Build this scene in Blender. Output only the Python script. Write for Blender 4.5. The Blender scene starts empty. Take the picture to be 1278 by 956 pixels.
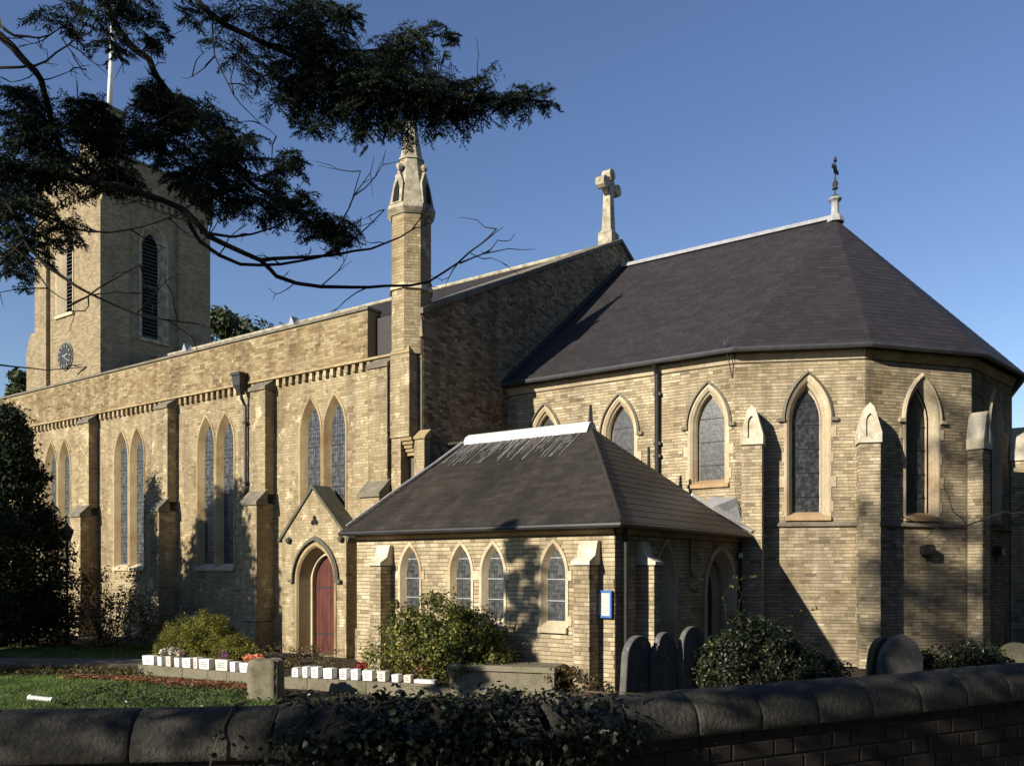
import bpy, math, random
import numpy as np
from mathutils import Vector, Matrix
from mathutils.geometry import tessellate_polygon

random.seed(7)
rng = np.random.default_rng(7)
PI = math.pi
R = math.radians
S = bpy.context.scene
COL = S.collection

# ---------------------------------------------------------------- camera, sky, sun, exposure
EYE = 2.2
cd = bpy.data.cameras.new("camera")
cam = bpy.data.objects.new("camera", cd)
COL.objects.link(cam)
cam.location = (0, 0, EYE)
cam.rotation_euler = (R(90), 0, R(35))
cd.sensor_width = 36
cd.lens = 1050 / 1278 * 36
cd.shift_y = 0.1815
cd.clip_start = 0.05
cd.clip_end = 3000
S.camera = cam

SUN_AZ, SUN_EL = 193.5, 22.5
wd = bpy.data.worlds.new("World")
S.world = wd
wd.use_nodes = True
wn = wd.node_tree
sky = wn.nodes.new("ShaderNodeTexSky")
sky.sky_type = 'NISHITA'
sky.sun_disc = False
sky.sun_elevation = R(SUN_EL)
sky.sun_rotation = R(SUN_AZ)
sky.air_density = 1.0
sky.dust_density = 0.05
sky.ozone_density = 1.6
bg = wn.nodes["Background"]
bg.inputs[1].default_value = 0.083
hs = wn.nodes.new("ShaderNodeHueSaturation")
hs.inputs["Saturation"].default_value = 1.12
hs.inputs["Hue"].default_value = 0.513
wn.links.new(sky.outputs[0], hs.inputs["Color"])
wn.links.new(hs.outputs[0], bg.inputs[0])

sl = bpy.data.lights.new("sun", 'SUN')
sl.energy = 5.0
sl.angle = R(0.55)
sl.color = (1.0, 0.90, 0.74)
so = bpy.data.objects.new("sun", sl)
COL.objects.link(so)
_s = Vector((math.sin(R(SUN_AZ)) * math.cos(R(SUN_EL)), math.cos(R(SUN_AZ)) * math.cos(R(SUN_EL)), math.sin(R(SUN_EL))))
so.rotation_euler = (-_s).to_track_quat('-Z', 'Y').to_euler()
so.location = (-20, -40, 40)

S.view_settings.view_transform = 'Standard'
S.view_settings.look = 'None'
S.view_settings.exposure = 0.75
S.view_settings.gamma = 1.0
S.render.engine = 'CYCLES'
S.cycles.use_denoising = True
S.cycles.max_bounces = 6
S.cycles.diffuse_bounces = 2
S.cycles.glossy_bounces = 3
S.cycles.transparent_max_bounces = 6

# ---------------------------------------------------------------- materials
def new_mat(name):
    m = bpy.data.materials.new(name)
    m.use_nodes = True
    nt = m.node_tree
    return m, nt, nt.nodes["Principled BSDF"]

def ramp(nt, stops):
    r = nt.nodes.new("ShaderNodeValToRGB")
    e = r.color_ramp.elements
    while len(e) < len(stops):
        e.new(0.5)
    for k, (p, c) in enumerate(stops):
        e[k].position = p
        e[k].color = (c[0], c[1], c[2], 1)
    return r

def noise(nt, scale, detail=4.0, rough=0.55, vec=None):
    n = nt.nodes.new("ShaderNodeTexNoise")
    n.inputs["Scale"].default_value = scale
    n.inputs["Detail"].default_value = detail
    n.inputs["Roughness"].default_value = rough
    if vec is not None:
        nt.links.new(vec, n.inputs["Vector"])
    return n

def mix(nt, kind, fac, a, b):
    x = nt.nodes.new("ShaderNodeMix")
    x.data_type = 'RGBA'
    x.blend_type = kind
    for v, s in ((fac, x.inputs[0]), (a, x.inputs[6]), (b, x.inputs[7])):
        if isinstance(v, (int, float)):
            s.default_value = v
        elif isinstance(v, tuple):
            s.default_value = (v[0], v[1], v[2], 1)
        else:
            nt.links.new(v, s)
    return x.outputs[2]

def surf(name, stops, scale=3.0, island=False, stain=None, stain_scale=0.6, stain_stops=(0.45, 0.68), rough=0.9,
         bump=0.3, bump_scale=60.0, bump_dist=0.01, stretch=None, spec=0.25, second=None, streak=0.0):
    """surface whose colour runs through `stops` by noise (or per piece when island) with weathering blotches of `stain`"""
    m, nt, b = new_mat(name)
    geo = nt.nodes.new("ShaderNodeNewGeometry")
    vec = geo.outputs["Position"]
    if stretch:
        mp = nt.nodes.new("ShaderNodeMapping")
        mp.inputs["Scale"].default_value = stretch
        nt.links.new(vec, mp.inputs["Vector"])
        vec = mp.outputs[0]
    r = ramp(nt, stops)
    if island:
        nt.links.new(geo.outputs["Random Per Island"], r.inputs[0])
    else:
        nt.links.new(noise(nt, scale, 6.0, 0.6, vec).outputs["Fac"], r.inputs[0])
    col = r.outputs[0]
    n3 = noise(nt, bump_scale, 4.0, 0.65, vec)
    r3 = ramp(nt, [(0.3, (0.78, 0.78, 0.78)), (0.7, (1.18, 1.18, 1.18))])
    nt.links.new(n3.outputs["Fac"], r3.inputs[0])
    col = mix(nt, 'MULTIPLY', 1.0, col, r3.outputs[0])
    if stain is not None:
        n2 = noise(nt, stain_scale, 7.0, 0.62, vec)
        r2 = ramp(nt, [(stain_stops[0], (0, 0, 0)), (stain_stops[1], (1, 1, 1))])
        nt.links.new(n2.outputs["Fac"], r2.inputs[0])
        col = mix(nt, 'MIX', r2.outputs[0], col, mix(nt, 'MULTIPLY', 1.0, col, stain))
    if streak:                  # rain and soot streaks running down the masonry
        ms_ = nt.nodes.new("ShaderNodeMapping")
        ms_.inputs["Scale"].default_value = (2.6, 2.6, 0.22)
        nt.links.new(geo.outputs["Position"], ms_.inputs["Vector"])
        n5 = noise(nt, 1.0, 6.0, 0.6, ms_.outputs[0])
        r5 = ramp(nt, [(0.36, (1 - streak, 1 - streak, 1 - streak * 0.9)), (0.56, (1.06, 1.06, 1.06))])
        nt.links.new(n5.outputs["Fac"], r5.inputs[0])
        col = mix(nt, 'MULTIPLY', 1.0, col, r5.outputs[0])
    if second is not None:      # (colour, scale, lo, hi) blotches laid over: lichen, moss
        c2, sc2, lo, hi = second
        n4 = noise(nt, sc2, 8.0, 0.7, geo.outputs["Position"])
        r4 = ramp(nt, [(lo, (0, 0, 0)), (hi, (1, 1, 1))])
        nt.links.new(n4.outputs["Fac"], r4.inputs[0])
        col = mix(nt, 'MIX', r4.outputs[0], col, c2)
    nt.links.new(col, b.inputs["Base Color"])
    b.inputs["Roughness"].default_value = rough
    b.inputs["Specular IOR Level"].default_value = spec
    if bump:
        bp = nt.nodes.new("ShaderNodeBump")
        bp.inputs["Strength"].default_value = bump
        bp.inputs["Distance"].default_value = bump_dist
        nt.links.new(n3.outputs["Fac"], bp.inputs["Height"])
        nt.links.new(bp.outputs[0], b.inputs["Normal"])
    return m

def leafmat(name, stops, rough=0.55, trans=0.25, spec=0.3):
    m, nt, b = new_mat(name)
    geo = nt.nodes.new("ShaderNodeNewGeometry")
    r = ramp(nt, stops)
    nt.links.new(geo.outputs["Random Per Island"], r.inputs[0])
    n = noise(nt, 1.6, 3.0, 0.5, geo.outputs["Position"])
    r2 = ramp(nt, [(0.35, (0.6, 0.6, 0.6)), (0.65, (1.35, 1.35, 1.35))])
    nt.links.new(n.outputs["Fac"], r2.inputs[0])
    c = mix(nt, 'MULTIPLY', 1.0, r.outputs[0], r2.outputs[0])
    nt.links.new(c, b.inputs["Base Color"])
    b.inputs["Roughness"].default_value = rough
    b.inputs["Specular IOR Level"].default_value = spec
    if trans:
        tr = nt.nodes.new("ShaderNodeBsdfTranslucent")
        nt.links.new(c, tr.inputs["Color"])
        ms = nt.nodes.new("ShaderNodeMixShader")
        ms.inputs[0].default_value = trans
        out = nt.nodes["Material Output"]
        nt.links.new(b.outputs[0], ms.inputs[1])
        nt.links.new(tr.outputs[0], ms.inputs[2])
        nt.links.new(ms.outputs[0], out.inputs[0])
    return m

def glassmat(name, lead, w, h, diag=False):
    """old leaded glass: dark panes in a net of grey cames"""
    m, nt, b = new_mat(name)
    tc = nt.nodes.new("ShaderNodeTexCoord")
    mp = nt.nodes.new("ShaderNodeMapping")
    nw_ = noise(nt, 6.0, 2.0, 0.5, tc.outputs["Object"])
    vm = nt.nodes.new("ShaderNodeVectorMath"); vm.operation = 'MULTIPLY_ADD'
    nt.links.new(nw_.outputs["Color"], vm.inputs[0]); vm.inputs[1].default_value = (0.035, 0.035, 0.035); nt.links.new(tc.outputs["Object"], vm.inputs[2])
    nt.links.new(vm.outputs[0], mp.inputs["Vector"])
    mp.inputs["Rotation"].default_value = (R(90), 0, 0)
    br = nt.nodes.new("ShaderNodeTexBrick")
    nt.links.new(mp.outputs[0], br.inputs["Vector"])
    br.offset = 0.0
    br.inputs["Scale"].default_value = 1.0
    br.inputs["Brick Width"].default_value = w
    br.inputs["Row Height"].default_value = h
    br.inputs["Mortar Size"].default_value = 0.006
    br.inputs["Color1"].default_value = (0.020, 0.022, 0.024, 1)
    br.inputs["Color2"].default_value = (0.048, 0.052, 0.056, 1)
    br.inputs["Mortar"].default_value = (*lead, 1)
    n = noise(nt, 9.0, 5.0, 0.7, tc.outputs["Object"])
    r = ramp(nt, [(0.4, (0.55, 0.55, 0.6)), (0.7, (1.9, 1.9, 1.9))])
    nt.links.new(n.outputs["Fac"], r.inputs[0])
    nt.links.new(mix(nt, 'MULTIPLY', 1.0, br.outputs["Color"], r.outputs[0]), b.inputs["Base Color"])
    b.inputs["Roughness"].default_value = 0.28
    b.inputs["Specular IOR Level"].default_value = 0.5
    bp = nt.nodes.new("ShaderNodeBump")
    bp.inputs["Strength"].default_value = 0.35
    bp.inputs["Distance"].default_value = 0.01
    nt.links.new(n.outputs["Fac"], bp.inputs["Height"])
    nt.links.new(bp.outputs[0], b.inputs["Normal"])
    return m

def towerbrick():
    m, nt, b = new_mat("tower_brick")
    geo = nt.nodes.new("ShaderNodeNewGeometry")
    sp = nt.nodes.new("ShaderNodeSeparateXYZ")
    nt.links.new(geo.outputs["Position"], sp.inputs[0])
    ad = nt.nodes.new("ShaderNodeMath")
    nt.links.new(sp.outputs[0], ad.inputs[0]); nt.links.new(sp.outputs[1], ad.inputs[1])
    cb = nt.nodes.new("ShaderNodeCombineXYZ")
    nt.links.new(ad.outputs[0], cb.inputs[0]); nt.links.new(sp.outputs[2], cb.inputs[1])
    br = nt.nodes.new("ShaderNodeTexBrick")
    nt.links.new(cb.outputs[0], br.inputs["Vector"])
    br.inputs["Scale"].default_value = 1.0
    br.inputs["Brick Width"].default_value = 0.23
    br.inputs["Row Height"].default_value = 0.08
    br.inputs["Mortar Size"].default_value = 0.008
    br.inputs["Color1"].default_value = (0.29, 0.232, 0.135, 1)
    br.inputs["Color2"].default_value = (0.15, 0.122, 0.075, 1)
    br.inputs["Mortar"].default_value = (0.27, 0.225, 0.155, 1)
    n = noise(nt, 1.3, 8.0, 0.7, geo.outputs["Position"])
    r = ramp(nt, [(0.35, (0.78, 0.77, 0.74)), (0.65, (1.12, 1.1, 1.08))])
    nt.links.new(n.outputs["Fac"], r.inputs[0])
    nt.links.new(mix(nt, 'MULTIPLY', 1.0, br.outputs["Color"], r.outputs[0]), b.inputs["Base Color"])
    b.inputs["Roughness"].default_value = 0.95
    bp = nt.nodes.new("ShaderNodeBump")
    bp.inputs["Strength"].default_value = 0.5
    bp.inputs["Distance"].default_value = 0.01
    nt.links.new(br.outputs["Color"], bp.inputs["Height"])
    nt.links.new(bp.outputs[0], b.inputs["Normal"])
    return m

M = {}
M['brick_nave'] = surf("yellow_stock_brick", [(0.0, (0.1817, 0.1369, 0.0763)), (0.1, (0.2613, 0.205, 0.1189)), (0.5, (0.3048, 0.2453, 0.1458)), (0.85, (0.3364, 0.2763, 0.1716)), (1.0, (0.3693, 0.3168, 0.2105))],
                       island=True, stain=(0.52, 0.46, 0.38), stain_scale=0.9, stain_stops=(0.5, 0.75), streak=0.3, bump=0.5, bump_scale=45, second=((0.60, 0.50, 0.32), 2.3, 0.56, 0.66))
M['brick_parapet'] = surf("weathered_parapet_brick", [(0.0, (0.1496, 0.1049, 0.0515)), (0.25, (0.2161, 0.1571, 0.0794)), (0.6, (0.2653, 0.2029, 0.1089)), (1.0, (0.3285, 0.2707, 0.1677))],
                          island=True, stain=(0.55, 0.48, 0.38), stain_scale=1.6, stain_stops=(0.48, 0.7), streak=0.3, bump=0.5, bump_scale=45, second=((0.55, 0.47, 0.32), 3.0, 0.6, 0.68))
M['brick_chancel'] = surf("grey_yellow_stock_brick", [(0.0, (0.1904, 0.1567, 0.1025)), (0.12, (0.3114, 0.2569, 0.1686)), (0.6, (0.3814, 0.3169, 0.208)), (0.92, (0.4398, 0.3694, 0.2471)), (1.0, (0.5278, 0.4618, 0.3281))],
                          island=True, stain=(0.55, 0.50, 0.42), stain_scale=0.8, stain_stops=(0.48, 0.72), streak=0.3, bump=0.5, bump_scale=45)
M['brick_gable'] = surf("shade_toned_gable_brick", [(0.0, (0.1155, 0.0885, 0.0536)), (0.2, (0.2145, 0.162, 0.0956)), (0.7, (0.33, 0.249, 0.1441)), (1.0, (0.462, 0.36, 0.2167))], island=True, stain=(0.55, 0.52, 0.46), stain_scale=0.8, stain_stops=(0.45, 0.7), streak=0.3, bump=0.5, bump_scale=45)  # separate gable tone; part of the wall's shade is put into the colour
M['mortar_gable'] = surf("shade_toned_mortar", [(0.3, (0.098, 0.084, 0.063)), (0.7, (0.168, 0.14, 0.105))], scale=4, bump=0.3)  # joints toned darker with the gable brick, standing in for shade
M['mortar_nave'] = surf("cream_lime_mortar", [(0.3, (0.1986, 0.162, 0.099)), (0.7, (0.2545, 0.2125, 0.1359))], scale=4, bump=0.3)
M['mortar'] = surf("dark_lime_mortar", [(0.3, (0.0862, 0.0747, 0.0489)), (0.7, (0.1423, 0.1235, 0.0828))], scale=4, bump=0.3)
M['tower'] = towerbrick()
M['stone'] = surf("cream_limestone", [(0.3, (0.4101, 0.3411, 0.2262)), (0.7, (0.5467, 0.4778, 0.3466))], scale=2.2, stain=(0.62, 0.47, 0.30), stain_scale=1.1, stain_stops=(0.5, 0.75), streak=0.22, bump=0.25, bump_scale=25)
M['stone_tan'] = surf("tan_limestone", [(0.3, (0.2809, 0.2074, 0.1078)), (0.7, (0.371, 0.2993, 0.1743))], scale=1.8, stain=(0.62, 0.45, 0.28), stain_scale=1.1, stain_stops=(0.5, 0.75), streak=0.22, bump=0.25, bump_scale=25)
M['stone_orange'] = surf("rusty_stained_stone", [(0.3, (0.30, 0.18, 0.09)), (0.7, (0.42, 0.32, 0.19))], scale=2.5, bump=0.3, bump_scale=25)
M['stone_white'] = surf("pale_dressed_stone", [(0.3, (0.493, 0.4505, 0.3655)), (0.7, (0.612, 0.5695, 0.4675))], scale=3, stain=(0.6, 0.56, 0.45), stain_scale=2.5, bump=0.2, bump_scale=30)
M['stone_grey'] = surf("grey_lichened_stone", [(0.3, (0.30, 0.27, 0.20)), (0.7, (0.44, 0.40, 0.31))], scale=3, stain=(0.5, 0.48, 0.42), stain_scale=3.5, stain_stops=(0.45, 0.65), bump=0.4, bump_scale=25)
M['stone_dark'] = surf("blackened_weathering_stone", [(0.3, (0.10, 0.09, 0.07)), (0.7, (0.20, 0.18, 0.135))], scale=3, bump=0.4, bump_scale=30, second=((0.28, 0.25, 0.18), 5, 0.6, 0.72))
M['hood_dark'] = surf("green_black_hood_stone", [(0.3, (0.065, 0.065, 0.05)), (0.7, (0.12, 0.115, 0.085))], scale=3, bump=0.4, bump_scale=30)
M['slate'] = surf("purple_grey_slate", [(0.0, (0.0235, 0.0205, 0.0225)), (0.5, (0.029, 0.0255, 0.0275)), (1.0, (0.035, 0.031, 0.033))], island=True, stain=(0.88, 0.84, 0.82), stain_scale=0.5,
                  rough=0.62, bump=0.2, bump_scale=20, spec=0.35)
M['slate_old'] = surf("brown_mottled_slate", [(0.0, (0.028, 0.0245, 0.0195)), (0.5, (0.036, 0.031, 0.024)), (1.0, (0.047, 0.041, 0.032))], island=True, stain=(0.58, 0.56, 0.58), stain_scale=0.9,
                      stain_stops=(0.42, 0.62), rough=0.6, bump=0.25, bump_scale=20, spec=0.35, stretch=(1.3, 0.35, 0.35))
M['lead'] = surf("weathered_lead", [(0.3, (0.225, 0.2325, 0.2475)), (0.7, (0.3375, 0.345, 0.36))], scale=3, rough=0.55, bump=0.2, bump_scale=15)
M['lead_white'] = surf("whitened_lead_ridge", [(0.3, (0.4592, 0.451, 0.451)), (0.7, (0.6232, 0.615, 0.6068))], scale=3, rough=0.6, bump=0.2, bump_scale=15)
M['wash'] = surf("white_lead_wash", [(0.3, (0.165, 0.1595, 0.154)), (0.7, (0.242, 0.2365, 0.231))], scale=6, rough=0.7, bump=0.1)
M['iron'] = surf("black_painted_iron", [(0.3, (0.016, 0.017, 0.018)), (0.7, (0.03, 0.03, 0.032))], scale=5, rough=0.5, bump=0.1, spec=0.4)
M['pipe'] = surf("grey_painted_pipe", [(0.3, (0.035, 0.038, 0.042)), (0.7, (0.055, 0.058, 0.06))], scale=5, rough=0.45, bump=0.1, spec=0.4)
M['red_wood'] = surf("red_painted_boards", [(0.3, (0.075, 0.022, 0.017)), (0.7, (0.12, 0.034, 0.026))], scale=2.5, stretch=(6, 6, 1), stain=(0.55, 0.5, 0.5), stain_scale=1.5, rough=0.6, bump=0.3, bump_scale=30)
M['dark_wood'] = surf("dark_boards", [(0.3, (0.018, 0.014, 0.010)), (0.7, (0.03, 0.024, 0.018))], scale=2.5, rough=0.6, bump=0.3)
M['glass_nave'] = glassmat("leaded_glass_grey", (0.10, 0.105, 0.115), 0.085, 0.12)
M['glass_chancel'] = glassmat("stained_glass_dark", (0.028, 0.03, 0.033), 0.07, 0.09)
M['glass_vestry'] = glassmat("leaded_glass_dark", (0.06, 0.062, 0.062), 0.06, 0.085)
M['louvre'] = surf("grey_louvre_slate", [(0.3, (0.04, 0.045, 0.05)), (0.7, (0.07, 0.075, 0.08))], rough=0.7)
M['void'] = surf("dark_interior", [(0.3, (0.008, 0.008, 0.008)), (0.7, (0.012, 0.012, 0.012))], rough=0.9, bump=0)
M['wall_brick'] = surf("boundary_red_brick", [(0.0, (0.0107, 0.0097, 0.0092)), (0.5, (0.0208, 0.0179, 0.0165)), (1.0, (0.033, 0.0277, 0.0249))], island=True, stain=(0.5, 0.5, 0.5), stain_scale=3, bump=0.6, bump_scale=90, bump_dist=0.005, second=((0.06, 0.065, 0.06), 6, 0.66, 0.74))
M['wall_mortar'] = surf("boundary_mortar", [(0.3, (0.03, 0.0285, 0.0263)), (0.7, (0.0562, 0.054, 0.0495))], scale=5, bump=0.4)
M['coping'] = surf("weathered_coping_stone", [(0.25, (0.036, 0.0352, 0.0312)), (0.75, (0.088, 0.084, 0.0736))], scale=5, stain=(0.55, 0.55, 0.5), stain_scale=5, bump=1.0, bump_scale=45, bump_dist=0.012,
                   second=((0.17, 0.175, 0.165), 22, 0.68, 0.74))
M['grave'] = surf("grey_gravestone", [(0.3, (0.075, 0.075, 0.075)), (0.7, (0.13, 0.13, 0.125))], scale=4, bump=0.4, bump_scale=40, second=((0.32, 0.32, 0.27), 5, 0.58, 0.7))
M['grave_moss'] = surf("mossy_gravestone", [(0.3, (0.06, 0.06, 0.045)), (0.7, (0.11, 0.105, 0.08))], scale=4, bump=0.5, bump_scale=40, second=((0.075, 0.085, 0.028), 3, 0.48, 0.62))
M['tomb'] = surf("weathered_tomb_stone", [(0.3, (0.125, 0.1125, 0.0813)), (0.7, (0.2375, 0.2125, 0.1562))], scale=3, bump=0.7, bump_scale=35, stain=(0.4, 0.42, 0.36), stain_scale=3, second=((0.09, 0.11, 0.04), 4, 0.58, 0.7))
M['white_plastic'] = surf("white_plastic", [(0.3, (0.70, 0.70, 0.68)), (0.7, (0.80, 0.80, 0.78))], scale=3, rough=0.5, bump=0.05)
M['cream_plastic'] = surf("cream_card", [(0.3, (0.60, 0.50, 0.44)), (0.7, (0.70, 0.60, 0.52))], scale=3, rough=0.6, bump=0.05)
M['grey_print'] = surf("grey_print", [(0.3, (0.22, 0.23, 0.27)), (0.7, (0.30, 0.31, 0.35))], rough=0.7, bump=0)
M['blue_frame'] = surf("blue_painted_frame", [(0.3, (0.03, 0.11, 0.33)), (0.7, (0.05, 0.15, 0.40))], rough=0.4, bump=0.05)
M['paper'] = surf("white_paper", [(0.3, (0.48, 0.47, 0.45)), (0.7, (0.56, 0.55, 0.53))], rough=0.7, bump=0.05)
M['white_paint'] = surf("white_paint", [(0.3, (0.78, 0.79, 0.80)), (0.7, (0.84, 0.85, 0.86))], rough=0.4, bump=0.0)
M['bark'] = surf("cedar_bark", [(0.3, (0.012, 0.011, 0.009)), (0.7, (0.028, 0.025, 0.021))], scale=8, bump=0.8, bump_scale=50)
M['twig'] = surf("brown_twigs", [(0.3, (0.05, 0.038, 0.026)), (0.7, (0.10, 0.08, 0.055))], scale=8, bump=0.2)
M['lawn'] = surf("lawn_soil", [(0.3, (0.0264, 0.048, 0.0144)), (0.7, (0.06, 0.09, 0.0264))], scale=2.5, bump=0.8, bump_scale=50, bump_dist=0.03, stain=(0.6, 0.6, 0.6), stain_scale=1.2)
M['soil'] = surf("dark_soil", [(0.3, (0.028, 0.022, 0.015)), (0.7, (0.06, 0.048, 0.032))], scale=5, bump=1.0, bump_scale=30, bump_dist=0.04)
M['path'] = surf("tarmac_path", [(0.3, (0.065, 0.062, 0.06)), (0.7, (0.10, 0.098, 0.095))], scale=3, bump=0.4, bump_scale=80)
M['pavement'] = surf("pavement_slabs", [(0.3, (0.16, 0.155, 0.145)), (0.7, (0.24, 0.23, 0.215))], scale=3, bump=0.4, bump_scale=60)
M['road'] = surf("asphalt", [(0.3, (0.04, 0.04, 0.042)), (0.7, (0.065, 0.065, 0.065))], scale=3, bump=0.4, bump_scale=80)
M['grass'] = leafmat("grass_blades", [(0.0, (0.0438, 0.0938, 0.0187)), (0.5, (0.0875, 0.1562, 0.0312)), (1.0, (0.175, 0.2125, 0.0625))], trans=0.3)
M['cedar'] = leafmat("cedar_needles", [(0.0, (0.012, 0.022, 0.016)), (0.6, (0.026, 0.042, 0.026)), (1.0, (0.055, 0.072, 0.03))], trans=0.15, spec=0.15)
M['yew'] = leafmat("yew_foliage", [(0.0, (0.010, 0.018, 0.008)), (0.6, (0.020, 0.032, 0.012)), (1.0, (0.04, 0.055, 0.02))], trans=0.1, spec=0.15)
M['bush'] = leafmat("yellow_green_leaves", [(0.0, (0.0607, 0.0743, 0.0135)), (0.5, (0.135, 0.1485, 0.0216)), (1.0, (0.27, 0.243, 0.0405))])
M['laurel'] = leafmat("variegated_leaves", [(0.0, (0.025, 0.0375, 0.0088)), (0.5, (0.0688, 0.0875, 0.0163)), (0.8, (0.1625, 0.1625, 0.0275)), (1.0, (0.3375, 0.3, 0.0625))], spec=0.35, rough=0.5)
M['autumn'] = leafmat("brown_green_leaves", [(0.0, (0.03, 0.03, 0.012)), (0.5, (0.07, 0.06, 0.022)), (0.8, (0.14, 0.10, 0.035)), (1.0, (0.22, 0.11, 0.04))])
M['darkleaf'] = leafmat("dark_glossy_leaves", [(0.0, (0.008, 0.014, 0.007)), (0.6, (0.018, 0.028, 0.013)), (0.95, (0.04, 0.05, 0.018)), (1.0, (0.13, 0.14, 0.04))], spec=0.4, rough=0.4, trans=0.15)
M['ivy'] = leafmat("ivy_leaves", [(0.0, (0.006, 0.010, 0.005)), (0.7, (0.014, 0.021, 0.010)), (0.96, (0.03, 0.036, 0.014)), (1.0, (0.11, 0.11, 0.05))], spec=0.4, rough=0.42, trans=0.1)
M['litter'] = leafmat("fallen_leaves", [(0.0, (0.09, 0.03, 0.018)), (0.5, (0.17, 0.06, 0.03)), (0.85, (0.24, 0.11, 0.05)), (1.0, (0.30, 0.22, 0.10))], trans=0.1)
M['bed'] = leafmat("flower_bed_leaves", [(0.0, (0.03, 0.045, 0.012)), (0.5, (0.09, 0.10, 0.025)), (0.8, (0.14, 0.07, 0.04)), (1.0, (0.26, 0.20, 0.06))])
M['petal_red'] = leafmat("red_petals", [(0.0, (0.25, 0.008, 0.02)), (1.0, (0.45, 0.02, 0.03))])
M['petal_white'] = leafmat("white_petals", [(0.0, (0.45, 0.45, 0.36)), (1.0, (0.72, 0.72, 0.62))])
M['petal_pink'] = leafmat("pink_petals", [(0.0, (0.45, 0.30, 0.28)), (1.0, (0.60, 0.45, 0.40))])
M['petal_orange'] = leafmat("orange_petals", [(0.0, (0.55, 0.14, 0.07)), (1.0, (0.65, 0.28, 0.14))])
M['petal_purple'] = leafmat("purple_petals", [(0.0, (0.22, 0.06, 0.20)), (1.0, (0.32, 0.12, 0.30))])
M['far_tree'] = leafmat("distant_leaves", [(0.0, (0.02, 0.032, 0.012)), (1.0, (0.06, 0.075, 0.025))], trans=0.1)

# ---------------------------------------------------------------- object helpers
def link(name, me, parent=None, loc=(0, 0, 0), rz=0.0, mat=None):
    o = bpy.data.objects.new(name, me)
    COL.objects.link(o)
    if parent is not None:
        o.parent = parent
    o.location = loc
    o.rotation_euler = (0, 0, rz)
    if mat is not None and me is not None and len(me.materials) == 0:
        me.materials.append(mat)
    return o

def mesh(name, V, F, mat=None, smooth=False):
    me = bpy.data.meshes.new(name)
    if isinstance(F, np.ndarray):
        V = np.asarray(V, dtype=np.float32)
        nf, k = F.shape
        me.vertices.add(len(V)); me.vertices.foreach_set("co", V.ravel())
        me.loops.add(nf * k); me.loops.foreach_set("vertex_index", F.astype(np.int32).ravel())
        me.polygons.add(nf)
        me.polygons.foreach_set("loop_start", np.arange(0, nf * k, k, dtype=np.int32))
        me.update(calc_edges=True)
    else:
        me.from_pydata([tuple(v) for v in V], [], F)
        me.update()
    me.polygons.foreach_set("use_smooth", [bool(smooth)] * len(me.polygons))
    if mat is not None:
        me.materials.append(mat)
    return me

def thing(name, loc, label, cat, group=None, rz=0.0):
    o = link(name, None, None, loc, rz)
    o.empty_display_size = 0.3
    return tag(o, label, cat, group)

def tag(o, label=None, cat=None, group=None, kind=None):
    if label: o['label'] = label
    if cat: o['category'] = cat
    if group: o['group'] = group
    if kind: o['kind'] = kind
    return o

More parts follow.
